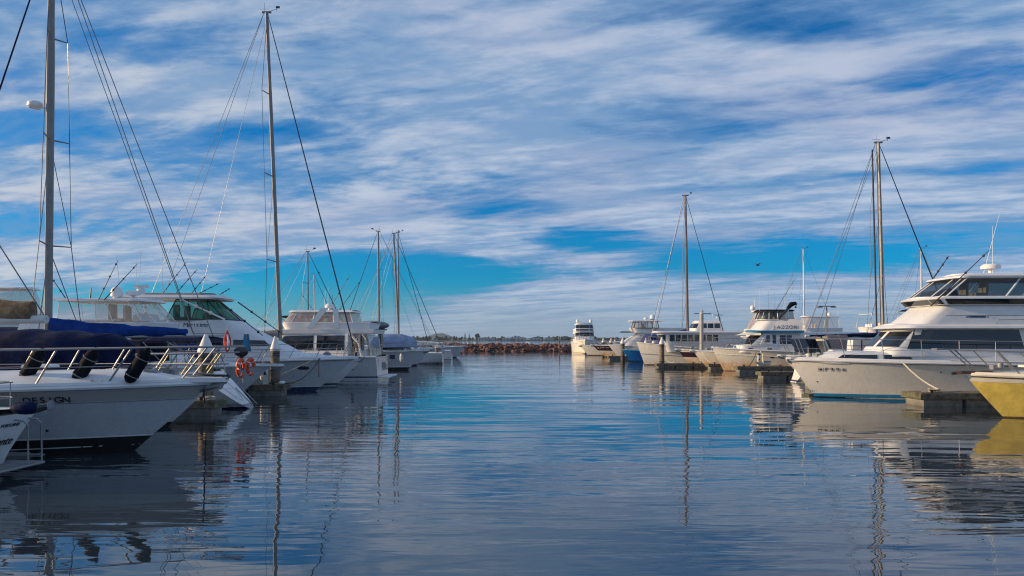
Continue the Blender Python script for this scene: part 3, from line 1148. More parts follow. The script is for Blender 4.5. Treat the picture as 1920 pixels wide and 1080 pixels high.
for k in range(12):
    rnd = random.Random(50 + k)
    mb = MB()
    mb.blob((0, 0, 0), (1, .85, .72), 7, 5, .55, k + 3)
    mb.v = [tuple(c * (1 + .25 * noise.noise(Vector(v) * 1.7 + Vector((k, 0, 0)))) for c in v) for v in mb.v]
    shapes.append(mb.mesh('rock', ROCKS[(0, 1, 2, 0, 1, 0, 2, 1, 0, 3, 1, 3)[k]], False))
rnd = random.Random(11)
nr = 0
x = PX(850, 160)
cols = []
while x < PX(1078, 160):
    cols.append(x)
    x += rnd.uniform(.42, .62)
lev = [(-.25, -.1), (.25, .4), (.75, .95), (1.1, 1.5), (1.25, 2.4)]
cand = []
for i, cx in enumerate(cols):
    for j, (zz, yy) in enumerate(lev):
        if (i + j) % 1 == 0 and rnd.random() < .92:
            cand.append((cx + rnd.uniform(-.3, .3), yy + rnd.uniform(-.25, .25), zz + rnd.uniform(-.16, .16), j))
rnd.shuffle(cand)
cand = cand[:300]
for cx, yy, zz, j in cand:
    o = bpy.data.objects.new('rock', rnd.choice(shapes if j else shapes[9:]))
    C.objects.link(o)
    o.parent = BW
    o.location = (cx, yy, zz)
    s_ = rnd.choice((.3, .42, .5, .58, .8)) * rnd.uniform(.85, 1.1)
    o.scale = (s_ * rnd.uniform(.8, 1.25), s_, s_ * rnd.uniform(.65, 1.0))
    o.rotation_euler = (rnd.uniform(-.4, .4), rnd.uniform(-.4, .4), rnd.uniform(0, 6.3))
mb = MB()
for i in range(900):
    x = rnd.choice((rnd.uniform(-69, PX(850, 160)), rnd.uniform(PX(1078, 160), 99)))
    j = rnd.randrange(5)
    zz, yy = lev[j]
    s_ = rnd.uniform(.45, .9)
    mb.blob((x, yy + rnd.uniform(-.3, .3), zz + rnd.uniform(-.2, .2)), (s_ * 1.1, s_, s_ * .75), 6, 4, .5, i)
obj('rocks_beyond', mb, ROCKS[0], BW, smooth=False, kind='stuff')
t = thing('navigation_post', 'thin dark post with small board standing at the breakwater right of the channel', 'post', (PX(1049, 156), 156, 0))
obj('post', MB().tube([(0, 0, -1), (0, 0, 3.2)], .13, 8), PILE, t)
obj('marker_board', MB().box((0, -.02, 2.9), (.45, .07, .55)), WHT, t, smooth=False)


# ------------------------------------------------------------------ piles and pontoons
def pile(x, y, top, r, label, m=None, cap=True, group='mooring piles with white cone caps', capm=None):
    t = thing('mooring_pile', label, 'pile', (x, y, 0), random.uniform(0, 6), group)
    mb = MB()
    rows = []
    for i in range(9):
        z = -1.2 + (top + 1.2 - (.55 if cap else 0)) * i / 8
        rr = r * (1.06 - .07 * i / 8)
        rows.append([(rr * math.cos(a) * (1 + .03 * math.sin(3 * a + i)), rr * math.sin(a), z) for a in [2 * PI * k / 14 for k in range(14)]])
    mb.grid(rows, closed=True)
    mb.f.append(tuple(range(len(mb.v) - 14, len(mb.v))))
    obj('post', mb, m or PILE, t)
    zt = top - .55
    if cap:
        obj('cone_cap', MB().lathe([(r * 1.08, zt - .10), (r * 1.12, zt), (r * 1.02, zt + .05), (r * .55, zt + .33), (.04, zt + .54), (0, zt + .55)], (0, 0, 0), 16), capm or CAPW, t)
        for k in (.22, .34):
            obj('band', MB().lathe([(r * 1.02, zt - k - .03), (r * 1.05, zt - k - .03), (r * 1.05, zt - k + .03), (r * 1.02, zt - k + .03)], (0, 0, 0), 14), DARKM, t)
    else:
        obj('flat_cap', MB().lathe([(r * 1.05, top - .05), (r * 1.05, top + .03), (0, top + .05)], (0, 0, 0), 14), CAPW, t)
    obj('guide_hoop', MB().tube([((r * 1.25) * math.cos(a), (r * 1.25) * math.sin(a), .52) for a in [2 * PI * i / 14 for i in range(14)]], .03, 6, closed=True), DARKM, t)
    return t


def pontoon(x0, x1, y, w, label, zt=.5, m=None, planks=True, group='finger pontoons'):
    """finger pontoon running along X between x0 and x1 (x0 is the channel end)"""
    m = m or TIMB
    t = thing('finger_pontoon', label, 'pontoon', (x0, y, 0), 0, group)
    sgn = 1 if x1 > x0 else -1
    ln = abs(x1 - x0)
    # deck planks laid crosswise
    pw = .14
    n = int(min(ln, 12) / (pw + .012))
    me = MB().box((0, 0, 0), (pw, w, .04)).mesh('deck_plank', m, False)
    for i in range(n if planks else 0):
        o = obj('deck_plank', me, None, t)
        o.location = (sgn * (pw / 2 + i * (pw + .012)), random.uniform(-.01, .01), zt - .02 + random.uniform(-.004, .004))
    if not planks:
        obj('deck_board', MB().box((sgn * ln / 2, 0, zt - .02), (ln, w, .04)), m, t, smooth=False)
    # fascia beams in two courses
    for yy in (-w / 2 - .035, w / 2 + .035):
        k = 0
        while k * 2.4 < ln:
            l2 = min(2.4, ln - k * 2.4)
            obj('fascia_beam', MB().box((sgn * (k * 2.4 + l2 / 2), yy, zt - .13), (l2 - .015, .07, .2)), m, t, smooth=False)
            k += 1
    obj('end_beam', MB().box((-sgn * .035, 0, zt - .13), (.07, w + .14, .2)), TIMBM, t, smooth=False)
    k = 0
    while k * 1.6 < ln:
        l2 = min(1.45, ln - k * 1.6)
        if l2 > .3:
            obj('float', MB().box((sgn * (k * 1.6 + l2 / 2 + .08), 0, .06), (l2, w - .02, .40)), CONC, t, smooth=False)
        k += 1
    for cx in (.45, 3.2):
        c = MB().box((sgn * cx, -w / 2 + .12, zt + .05), (.1, .05, .1)).tube([(sgn * cx - .15, -w / 2 + .12, zt + .11), (sgn * cx + .15, -w / 2 + .12, zt + .11)], .02, 6)
        obj('cleat', c, DARKM, t)
    return t

# ================================================================== LEFT ROW
GP = 'boats moored in the left row'
GR = 'boats moored in the right row'

# --- L0: sailing boat whose transom shows at the left edge
b = Boat('sailboat', 'white sailing boat at the left edge, transom lettered in script, tan sail cover on boom', 'sailboat', 9.5, 2.8, 1.35, 1.12, 62, 13.6, 'Lr', over=.9, rake=-.42,
         flare=1.2, group=GP, sw=.80, sww=.5, dh=-4)
b.root.location.x -= .92
b.band(.10, .16, NAVY)
b.rub(TOP, .035)
b.rub(NAVY, .022, q=.9, name='navy_sheer_stripe')
b.toe(.09, .05)
hh = House((1.15, -1.5, 3.0, .95, .6, .7, .8), (1.55, -1.4, 2.5, .85, .5, .5, .8))
b.house(hh)
b.side_win(hh, [(-1.0, 1.26), (1.9, 1.26), (1.8, 1.43), (-1.0, 1.45)])
M_ = b.rig(1.3, 14.0, 1.5, rk=.3, spreaders=1, boom=7.5, boomz=2.86, cover=TANC, coverh=.95, furl=True, stern=-4.6, split=False, wire=.014)
bp = b.pushpit(.58, x0=-4.95, x1=-3.6)
# swim platform, ladder and lettering on the transom (local -x faces the channel)
obj('swim_platform', MB().box((-5.02, 0, .17), (.75, 2.1, .05)), GREYC, b.root, smooth=False)
obj('platform_frame', MB().tube([(-4.7, -1.06, .17), (-5.42, -1.0, .17), (-5.42, 1.0, .17), (-4.7, 1.06, .17)], .025, 8), STEEL, b.root)
for yy in (-.98, -.62):
    obj('ladder_rail', MB().tube([(-5.40, yy, .18), (-5.38, yy, .92), (-5.30, yy, .99), (-5.05, yy, 1.02)], .018, 8), STEEL, b.root)
for yy in (.25, -.1):
    obj('ladder_rail', MB().tube([(-5.0, yy, .2), (-4.98, yy - .1, .6), (-5.08, yy - .1, 1.02)], .014, 8), NAVY, b.root)
tilt = math.atan2(.42, 1.12)
rot = (R(90) , 0, R(-90))


def on_transom(z):
    return -4.75 - .42 * z / 1.12


def ttext(s_, size, y, z, shear=0.0, m=INK):
    o = text_mesh('lettering', s_, size, m, b.root, (on_transom(z) - .012, y, z), (R(90) - tilt * 0, 0, R(-90)), shear=shear)
    o.rotation_euler = (R(90) + tilt, 0, R(-90))
    return o


ttext('Volente', .22, -.38, .62, .35)
ttext('PORTLAND', .09, -.55, .92)
# dinghy shaped cover hung in davits below the boom
t = thing('covered_outboard', 'small covered outboard motor clamped on the stern rail at the left edge', 'outboard motor', (PX(52, 13.4), 13.35, 1.22), 0)
obj('motor_cover', MB().blob((0, 0, .06), (.28, .15, .12), 10, 7), NAVYC, t)
obj('motor_leg', MB().tube([(.2, 0, .05), (.42, 0, .10)], [.08, .05], 8), DARKM, t)
obj('propeller', MB().blob((.44, 0, .1), (.03, .10, .10), 10, 6), GREYC, t)

# --- L1: big white cruiser, upper hull reflection painted in taupe
L1 = b = Boat('motor_yacht', 'large white motor cruiser with painted-in taupe reflection, black waterline at lower left, lettered hull side', 'motor yacht', 14.5, 4.3, 1.55, 1.42, 395, 16.9, 'L', over=1.75, flare=1.5,
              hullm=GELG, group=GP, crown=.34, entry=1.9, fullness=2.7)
b.band(-.12, .34, BLK, 'antifouling_band')
b.band(.34, .375, TOP, 'boot_stripe', .009)
b.band(.13, .15, TOP, 'boot_line', .010)
b.band(1.12, 1.38, GELM, 'taupe_reflection', .005, lift=.08)  # taupe strip paints the reflection seen along the upper hull
b.band(1.10, 1.115, GREYC, 'pin_stripe', .008, lift=.06)
b.rub(TOP, .05, q=.985)
b.rub(GREYC, .018, q=.955, name='rub_insert')
b.toe(.1, .06)
b.sprit(.35, .42, z=1.60)
b.rail(.30, .80, 8, lean=.42, inset=.16, ahead=.3, r=.024)
hh = House((1.5, -5.5, 1.2, 1.6, 1.3, 1.4, .8), (2.1, -5.3, -.6, 1.5, 1.1, 1.0, .8), (2.75, -5.2, -2.4, 1.35, 1.1, .7, .8))
b.house(hh)
b.side_win(hh, [(-4.8, 2.15), (-1.3, 2.15), (-2.5, 2.62), (-4.8, 2.65)])
b.front_win(hh, .66, 1.34, 2.14, 2.68, 3)
b.gear(1)
b.hatch(3.4, .55, .42, TOP)
b.hatch(1.9, .55, .47, TOP)
b.cleats((.62, .86))
obj('bow_thruster_port', MB().lathe([(0, 0), (.03, 0), (.03, .02), (0, .02)], b.hz(-1)(4.1, .55) + Vector((0, -.02, 0)), 8, axis='y'), BLK, b.root)
fn = b.hz(-1)
letters('letter', 'DESIGN', .22, INK, b.root, fn, PX(51, 15.0) - b.root.location.x, 1.24, .135, -1)
for i, (px, dx) in enumerate(((60, 0), (160, 0), (258, 0))):
    lab = ['black fender racked at the left end of the taupe cruiser rail, nearest the photo edge', 'middle one of the black fenders racked along the taupe cruiser rail',
           'black fender racked nearest the bow on the taupe cruiser rail'][i]
    fender(PX(px, 16.05), 16.05, 1.93, .80, .14, BLKC, tilt=R(32), label=lab, group='black fenders in the bow rail racks')

# --- L1b: white cruiser just behind, with navy covered tender on deck
b = Boat('motor_yacht', 'white sports cruiser with black bottom directly behind the taupe cruiser, only its bow in view', 'motor yacht', 12, 3.6, 1.42, 1.25, 408, 21.5, 'L', over=1.45, group=GP, crown=.2, entry=1.8)
b.band(-.1, .14, BLK, 'antifouling_band')
b.rub(RUB, .04)
b.toe(.07)
b.sprit(.35, .36, DARKM)
b.rail(.38, .72, 8, lean=.42, inset=.12, ahead=.15, m=STEEL, sm_=STEELY, r=.022)
b.gear(3)
b.hatch(3.6, .5, .2, TOP)
b.hatch(2.4, .5, .22)
hh = House((1.3, -5.2, 1.5, 1.5, 1.2, 1.0, .8), (1.95, -5.0, -.2, 1.4, 1.1, .9, .8))
b.house(hh)
b.side_win(hh, [(-3.5, 1.5), (.2, 1.5), (-.1, 1.8), (-3.5, 1.82)])
t = thing('tender', 'tender under a navy canvas cover sitting on the deck behind the taupe cruiser', 'dinghy', (PX(68, 20.6), 20.5, 1.52), 0)
mb = MB()
rows = []
for i in range(25):
    u = i / 24
    w = .95 * max(0, 1 - max(0, (u - .5) / .5) ** 2.4) ** .75 if u < 1 else .0
    w = max(w, .02)
    k = .42 * u ** 3
    rows.append([(-3.2 + 5.95 * u, sg * w * f, .0 + k + .42 * (1 - math.sqrt(max(0, 1 - f * f)))) for sg, f in [(-1, 1), (-1, .85), (-1, .6), (-1, .3), (1, 0), (1, .3), (1, .6), (1, .85), (1, 1)]])
obj('hull', mb.grid(rows), GELW, t)
mb = MB()
rows = []
for i in range(31):
    u = i / 30
    w = 1.06 * max(0, 1 - max(0, (u - .55) / .45) ** 3.2) ** .6 if u < 1 else 0
    w = max(w, .03)
    topz = 1.30 - .20 * u ** 2 - .25 * max(0, (u - .8) / .2) ** 3
    lo = -.02 + .34 * u ** 3
    row = []
    for j in range(13):
        a = PI * j / 12
        yy = -math.cos(a)
        row.append((-3.25 + 6.02 * u, w * math.copysign(abs(yy) ** .55, yy), lo + (topz - lo) * max(0, math.sin(a)) ** .6 * (1 + .04 * math.sin(u * 37) * math.sin(a))))
    rows.append(row)
mb.grid(rows, flip=True)
mb.f.append(tuple(range(13)))
obj('canvas_cover', mb, NAVYC, t, ang=70)
obj('chine_rail', MB().tube([(-3.2 + 5.9 * i / 16, -1.05 * max(0, 1 - max(0, (i / 16 - .55) / .45) ** 3.2) ** .6, .22 + .22 * (i / 16) ** 3) for i in range(17)], .03, 6), RUB, t)
for xx in (-2.2, .6):
    obj('chock', MB().box((xx, 0, .0), (.12, 1.2, .25)), WHT, t, smooth=False)

# --- L2: sailing boat with royal blue boom cover and open stern
b = Boat('sailboat', 'white sailing boat with royal blue boom cover and scooped stern carrying two orange lifebuoys', 'sailboat', 13, 4.0, 1.5, 1.32, 472, 27.4, 'Lr', over=1.2, rake=1.55,
         flare=.62, group=GP, sw=.66, sww=.12)
b.band(-.03, .16, NAVY, 'boot_stripe')
b.rub(TOP, .04)
hh = House((1.25, -2.4, 4.0, 1.35, .7, .9, .8), (1.75, -2.3, 3.2, 1.2, .6, .7, .8))
b.house(hh)
b.side_win(hh, [(-1.8, 1.38), (2.6, 1.38), (2.4, 1.6), (-1.8, 1.62)])
b.rig(.98, 17.3, 1.75, rk=.15, spreaders=3, boom=5.35, boomz=2.66, cover=BLUEC, coverh=.75, furl=True, furlm=NAVYC, mastr=.165, stern=-5.2, wire=.016, radar_z=11.0)
b.pushpit(.72, x0=-5.0, x1=-3.2)
mb = MB()
ring = []
for k in range(20):
    a = 2 * PI * k / 20
    z = .74 + .46 * math.cos(a)
    w_ = (.30 + .24 * (z - .28)) * math.sin(a)
    ring.append((-6.5 + 1.55 * z / 1.32 - .015, w_, z))
mb.add(ring, [tuple(range(20))])
inner = [(x + .26, y * .8, z) for x, y, z in ring]
mb = MB().grid([ring, inner], closed=True)
mb.add(inner, [tuple(range(20))])
obj('scoop_recess', mb, GREYC, b.root)
for k, z in enumerate((.40, .70, 1.0)):
    obj('swim_step', MB().box((-6.42 + 1.55 * z / 1.32, 0, z), (.16, .5 + .12 * k, .035)), TOP, b.root, smooth=False)
obj('ladder_rail', MB().tube([(-6.62, -.22, .12), (-6.0, -.26, .75)], .02, 6), STEEL, b.root)
obj('ladder_rail', MB().tube([(-6.62, .22, .12), (-6.0, .26, .75)], .02, 6), STEEL, b.root)
dg_ = House((1.7, -3.0, -.9, 1.15, 1.0, .6, .8), (2.45, -2.9, -1.6, 1.0, .85, .4, .8))
b.house(dg_, NAVYC, 'spray_hood')
bh = House((2.98, -5.2, -3.0, 1.3, 1.3, .3, .6), (3.06, -5.1, -3.1, 1.2, 1.2, .3, .6))
b.house(House((2.45, -5.15, -3.0, 1.25, 1.25, .3, .6), (2.56, -5.0, -3.1, 1.15, 1.15, .3, .6)), NAVYC, 'bimini')
for xx in (-5.1, -4.0, -3.1):
    obj('bimini_frame', MB().tube([(-4.1, -1.25, 1.35), (xx, -1.2, 2.42), (xx, 1.2, 2.42), (-4.1, 1.25, 1.35)], .014, 6), STEEL, b.root)
obj('steering_wheel', MB().tube([(-4.3, .62 * math.cos(a), 1.95 + .45 * math.sin(a)) for a in [2 * PI * i / 20 for i in range(20)]], .018, 6, closed=True)
    .tube([(-4.3, -.42, 1.95), (-4.3, .42, 1.95)], .012, 5).tube([(-4.3, 0, 1.5), (-4.3, 0, 2.38)], .012, 5), STEEL, b.root)
for px, lab in ((452, 'orange horseshoe lifebuoy on the scooped stern rail, left one of two'), (470, 'orange horseshoe lifebuoy on the scooped stern rail, right one of two')):
    t = thing('lifebuoy', lab, 'lifebuoy', (PX(px, 25.8 if px < 460 else 27.1), 25.8 if px < 460 else 27.1, 1.52), R(70), 'orange lifebuoys on the stern rail')
    pts = [(.17 * math.cos(a), 0, .27 * math.sin(a)) for a in [R(-60 - 300 * i / 16) for i in range(17)]]
    obj('buoy_ring', MB().tube(pts, .075, 8), RED, t)
    for k in (3, 8, 13):
        obj('reflective_band', MB().tube([Vector(pts[k]) * .97, Vector(pts[k]) * .99 + (Vector(pts[k + 1]) - Vector(pts[k])) * .5], .079, 8), WHT, t)
    obj('rope_tail', MB().tube([(0, -.05, -.25), (.03, -.06, -.5)], .018, 5), ROPE, t)
t = thing('outboard_motor', 'black outboard motor clamped on the scooped stern rail above the lifebuoys', 'outboard motor', (PX(452, 26.4), 26.4, 1.98), 0)
obj('cowl', MB().blob((0, 0, .1), (.26, .19, .2), 10, 7), SKINC, t)
obj('leg', MB().tube([(0, 0, 0), (.06, 0, -.55)], [.07, .05], 8), SKINC, t)
t = thing('flag', 'furled red and white flag on a staff at the scooped stern', 'flag', (PX(424, 26.2), 26.2, 1.9), 0)
obj('staff', MB().tube([(-.05, 0, -.6), (.02, 0, 1.1)], .014, 6), WHT, t)
mb = MB()
rows = []
for i in range(13):
    k = i / 12
    rows.append([(.04 + .14 * math.sin(PI * k) * math.cos(a), .09 * math.sin(PI * k) * math.sin(a) * (1 + .3 * math.sin(k * 9)), .95 - .85 * k) for a in [2 * PI * j / 8 for j in range(8)]])
f_ = obj('flag_cloth', mb.grid(rows, closed=True), REDF, t)
obj('white_fold', MB().tube([(.08, -.09, .78), (.13, -.12, .5), (.09, -.09, .25)], [.03, .055, .03], 6), WHT, t)
t = thing('flag', 'small blue flag hanging at the scooped stern rail', 'flag', (PX(463, 26.6), 26.6, 2.0), 0, )
obj('staff', MB().tube([(-.12, 0, -.3), (.0, 0, .75)], .012, 6), STEELY, t)
mb = MB()
rows = [[(-.02 + .17 * math.cos(a) * (.5 + .5 * k), .05 * math.sin(2 * a), .7 - .62 * k) for a in [PI * j / 6 for j in range(7)]] for k in [i / 6 for i in range(7)]]
obj('flag_cloth', mb.grid(rows), BLUEB, t)

# --- L3: flybridge boat with clear enclosure
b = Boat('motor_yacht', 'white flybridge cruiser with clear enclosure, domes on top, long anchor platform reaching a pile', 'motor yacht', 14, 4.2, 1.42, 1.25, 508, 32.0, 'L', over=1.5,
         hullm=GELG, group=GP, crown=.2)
b.band(-.05, .14, NAVY)
b.rub(TOP, .045)
b.sprit(.55, .4, z=1.42)
b.rail(.45, .68, 6, lean=.3, inset=.12, ahead=.1)
lx = lambda px: PX(px, 32.0) - b.root.location.x
hh = House((1.3, -5.0, 4.0, 1.75, 1.4, 1.2, .75), (1.9, -4.9, 3.3, 1.7, 1.3, 1.1, .75), (2.7, -4.8, 1.8, 1.6, 1.25, .8, .75), (2.85, -5.2, 2.2, 1.7, 1.3, .8, .7))
b.house(hh)
b.side_win(hh, [(-4.2, 2.0), (2.1, 2.0), (1.3, 2.55), (-4.2, 2.6)])
b.front_win(hh, .68, 1.32, 1.98, 2.62, 3)
fy = House((2.86, lx(120), lx(318), 1.5, 1.35, .6, .7), (3.2, lx(128), lx(322), 1.55, 1.4, .6, .7))
b.house(fy, name='flybridge_coaming')
en = House((3.2, lx(140), lx(318), 1.45, 1.3, .5, .7), (4.12, lx(142), lx(282), 1.3, 1.15, .4, .7))
b.enclosure(en, (.02, .2, .4, .6, .8, 1.0, 1.2, 1.4, 1.6, 1.8, 1.98), 3.2, 4.1, VINYL, .022)
b.house(House((4.1, lx(135), lx(296), 1.42, 1.3, .5, .65), (4.2, lx(136), lx(292), 1.36, 1.25, .5, .65)), name='hardtop')
b.screen(lx(275), 2.9, 1.6, .7)
for yy in (-.6, .6):
    b.seat(lx(235), yy, 2.9)
b.dome(lx(228), -.4, 4.22, .24)
b.radar(lx(252), -.1, 4.22, .55)
b.open_radar(lx(262), .1, 4.45, .6, R(15))
b.whip(lx(218), .4, 4.2, 1.9, dx=-.2)
b.whip(lx(240), .9, 4.2, 2.2, dx=.1)
for i, (px0, px1, py1) in enumerate(((160, 125, 508), (215, 256, 495), (225, 290, 502))):
    b.rod((lx(px0), -1.3, 4.1), (lx(px1), -1.5, 2.5 + (HZ - py1) / 43.7), .022)
b.whip(lx(164), .2, 4.2, .55, dx=.05, r=.03, m=DARKM)
b.tube('hand_rail', [(lx(150), -1.5, 3.25), (lx(310), -1.4, 3.25)], .015)

# --- L4: large hardtop cruiser, green glass, long sloping foredeck
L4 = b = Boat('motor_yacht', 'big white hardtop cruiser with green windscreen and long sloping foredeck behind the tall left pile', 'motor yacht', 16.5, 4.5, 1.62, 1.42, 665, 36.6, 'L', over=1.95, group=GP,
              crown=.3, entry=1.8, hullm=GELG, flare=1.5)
lx = lambda px: PX(px, 36.6) - b.root.location.x
lz = lambda py, D=36.0: H - (py - HZ) / F * D
b.band(-.05, .20, NAVY, 'boot_stripe')
b.band(.20, .235, TOP, 'boot_line', .009)
b.rub(TOP, .05, q=.98)
b.rub(GREYC, .02, q=.93, name='rub_insert')
b.toe(.09)
b.rail(.5, .74, 7, lean=.4, inset=.14, ahead=-.1)
b.sprit(.15, .36, anchor=False, z=1.62)
b.gear(4)
b.hatch(4.9, .55, .3)
b.port(lx(577), 1.14, .52, .17)
b.port(lx(500), 1.14, .52, .17)
hh = House((1.45, -7.4, lx(600), 1.95, 1.1, 2.0, .8), (1.95, -7.3, lx(560), 1.9, 1.2, 1.7, .8), (2.42, -7.2, lx(525), 1.85, 1.2, 1.4, .8), (2.62, -7.2, lx(508), 1.82, 1.2, 1.2, .8),
           (3.12, -7.1, lx(472), 1.7, 1.15, 1.1, .8), (3.45, -7.0, lx(450), 1.65, 1.1, 1.0, .8))
b.house(hh, crown=.05)
b.side_win(hh, [(lx(455), 2.20), (lx(520), 2.2), (lx(508), 2.46), (lx(455), 2.5)])
b.side_win(hh, [(lx(300), 2.20), (lx(448), 2.2), (lx(448), 2.5), (lx(305), 2.5)])
b.side_win(hh, [(lx(250), 2.66), (lx(480), 2.66), (lx(480), 2.70), (lx(250), 2.70)], GREYC, 'styling_line', off=.006)
b.side_win(hh, [(lx(250), 2.78), (lx(470), 2.78), (lx(470), 2.80), (lx(250), 2.80)], GREYC, 'styling_line', off=.006)
en = House((3.44, lx(288), lx(452), 1.55, 1.05, 1.0, .8), (4.42, lx(330), lx(408), 1.35, 1.0, .5, .8))
b.enclosure(en, (.22, .42, .6, .75, 1.0, 1.25, 1.4, 1.58, 1.78), 3.45, 4.42, GLASSG, .03, DARKM, 'wind_screen_pane')
ht = House((4.42, lx(262), lx(426), 1.55, 1.3, .6, .6), (4.50, lx(255), lx(430), 1.6, 1.35, .6, .6), (4.62, lx(262), lx(420), 1.5, 1.25, .6, .6))
b.house(ht, TOP, 'hardtop')
b.house(House((4.63, lx(285), lx(405), 1.2, 1.1, .4, .6), (4.72, lx(290), lx(400), 1.1, 1.0, .4, .6)), GREYC, 'sliding_roof')
b.rod((lx(440), -1.25, 3.46), (lx(355), -1.35, 4.5), .05, WHT, 'roof_strut')
b.rod((lx(300), -1.5, 3.46), (lx(300), -1.45, 4.45), .04, WHT, 'roof_strut')
b.rod((lx(340), 1.5, 3.46), (lx(350), 1.45, 4.45), .04, WHT, 'roof_strut')
b.rod((lx(430), 1.15, 4.4), (lx(520), 1.0, 2.75), .035, DARKM, 'windscreen_pillar')
b.rod((lx(425), -1.15, 4.42), (lx(508), -1.2, 2.7), .035, DARKM, 'windscreen_pillar')
b.screen(lx(400), 3.2, 1.6, .6, DARKM)
for yy in (-.6, .6):
    b.seat(lx(350), yy, 3.1, GREYC)
letters('letter', 'Maritimo', .30, INKB, b.root, hh.side(-1), lx(387), 3.2, .135, -1)
for px0, py0, px1, py1 in ((290, 548, 335, 485), (315, 548, 355, 500), (345, 548, 372, 512), (360, 547, 397, 527), (400, 549, 418, 537)):
    b.rod((lx(px0), .8, lz(py0)), (lx(px1), .9, lz(py1)), .022)
for px0, h_ in ((246, 2.0), (296, 2.3)):
    b.whip(lx(px0), .5, 4.5, h_)
b.house(House((1.5, lx(330), lx(425), 1.9, 1.85, .3, .7), (2.3, lx(345), lx(415), 1.75, 1.7, .3, .7)), BLUEC, 'cockpit_cover')

# --- L4s: tall sailing boat between
b = Boat('sailboat', 'sailing boat with the tallest dark mast, bow poking out behind the big hardtop cruiser', 'sailboat', 13, 3.9, 1.48, 1.2, 680, 40.6, 'L', over=1.5, flare=.62, group=GP, sw=.72, sww=.3)
b.band(.05, .14, NAVY)
b.toe(.05)
lx = lambda px: PX(px, 40.6) - b.root.location.x
hh = House((1.25, -2.6, 3.6, 1.25, .6, .9, .8), (1.7, -2.5, 3.0, 1.1, .5, .7, .8))
b.house(hh)
b.side_win(hh, [(-2., 1.38), (2.4, 1.38), (2.2, 1.56), (-2., 1.6)])
b.rig(lx(527), 2.5 + (HZ - 24) / F * 40.6, 1.7, rk=.78, spreaders=3, boom=4.9, boomz=2.7, cover=GREYC, coverh=.45, furl=True, mastr=.145, wire=.013, stern=-6.0, mm=ALU)
b.rail(.72, .62, 4, lean=.05, inset=.1, ahead=.1)
b.sprit(.1, .2, STEEL)
b.pushpit(.6)

# --- L5: flybridge cruiser stern to the channel with aged clear panels
b = Boat('motor_yacht', 'white flybridge cruiser lying stern out with navy double stripes and pinkish clear panels', 'motor yacht', 15.5, 4.4, 1.9, 1.5, 719, 45.0, 'Lr', over=1.6, group=GP, hullm=GELG, rake=.1)
lx = lambda px: -(PX(px, 45.0) - b.root.location.x)
lz = lambda py, D=44.0: H - (py - HZ) / F * D
b.band(.30, .38, NAVY, 'navy_stripe')
b.band(-.05, .12, NAVY, 'boot_stripe')
b.rub(TOP, .05)
hh = House((1.45, lx(664), lx(490), 1.85, 1.3, 1.5, .8), (2.3, lx(664), lx(510), 1.8, 1.25, 1.2, .8), (2.86, lx(664), lx(530), 1.7, 1.2, 1.0, .8))
b.house(hh)
b.house(House((2.86, lx(710), lx(520), 1.85, 1.3, 1.0, .7), (3.1, lx(712), lx(518), 1.9, 1.35, 1.0, .7)), name='upper_deck')
obj('saloon_door', MB().box((lx(664) - .02, -.2, 2.1), (.05, 1.6, 1.2)), GLASS, b.root, smooth=False)
for sg in (-1, 1):
    obj('deck_post', MB().tube([(lx(706), sg * 1.6, 1.4), (lx(700), sg * 1.65, 2.9)], .04, 8), WHT, b.root)
    obj('side_frame', MB().tube([(lx(690), sg * 1.8, 1.45), (lx(684), sg * 1.8, 2.3), (lx(668), sg * 1.8, 2.86)], .07, 8), GELW, b.root)
obj('cockpit_seat', MB().box((lx(700), 0, 1.7), (.5, 2.2, .5)), IVORY, b.root, smooth=False)
obj('fish_box', MB().box((lx(685), .9, 1.65), (.7, .6, .4)), WHT, b.root, smooth=False)
b.side_win(hh, [(lx(600), 1.9), (lx(512), 1.9), (lx(535), 2.7), (lx(600), 2.75)])
b.side_win(hh, [(lx(658), 1.9), (lx(606), 1.9), (lx(606), 2.75), (lx(658), 2.75)])
fy = House((3.1, lx(700), lx(540), 1.6, 1.4, .8, .75), (3.5, lx(704), lx(533), 1.65, 1.4, .8, .75))
b.house(fy, name='flybridge_coaming')
en = House((3.5, lx(675), lx(536), 1.5, 1.3, .7, .75), (4.15, lx(668), lx(552), 1.35, 1.15, .5, .75))
b.enclosure(en, (.02, .2, .4, .6, .75, .9, 1.1, 1.25, 1.4, 1.6, 1.8, 1.98), 3.5, 4.13, VINYLP, .02)
b.house(House((4.12, lx(672), lx(545), 1.45, 1.25, .6, .7), (4.22, lx(668), lx(550), 1.35, 1.2, .6, .7)), name='hardtop')
for sg in (-1, 1):
    obj('radar_arch_leg', MB().prism([(lx(600), 3.2), (lx(590), 3.2), (lx(615), 4.35), (lx(628), 4.35)], sg * 1.62 - .06, sg * 1.62 + .06), WHT, b.root, smooth=False)
    obj('radar_arch_leg', MB().prism([(lx(648), 3.2), (lx(640), 3.2), (lx(636), 4.3), (lx(646), 4.3)], sg * 1.62 - .05, sg * 1.62 + .05), WHT, b.root, smooth=False)
b.dome(lx(616), 0, 4.25, .2)
b.radar(lx(622), .5, 4.22, .55)
b.whip(lx(625), .3, 4.3, .9, r=.02, m=DARKM)
b.whip(lx(612), -.4, 4.3, 1.4)
b.screen(lx(560), 3.15, 1.8, .7)
b.seat(lx(590), .5, 3.1)
b.seat(lx(590), -.5, 3.1)
obj('swim_platform', MB().box((-7.95, 0, .32), (.7, 3.6, .07)), TOP, b.root, smooth=False)
b.pushpit(.7, x0=-7.5, x1=-5.4)
obj('transom_door', MB().box((-7.68, .9, .95), (.03, .62, .9)), TOP, b.root, smooth=False)
obj('transom_locker', MB().box((-7.70, -.5, .9), (.03, 1.1, .45)), GREYC, b.root, smooth=False)
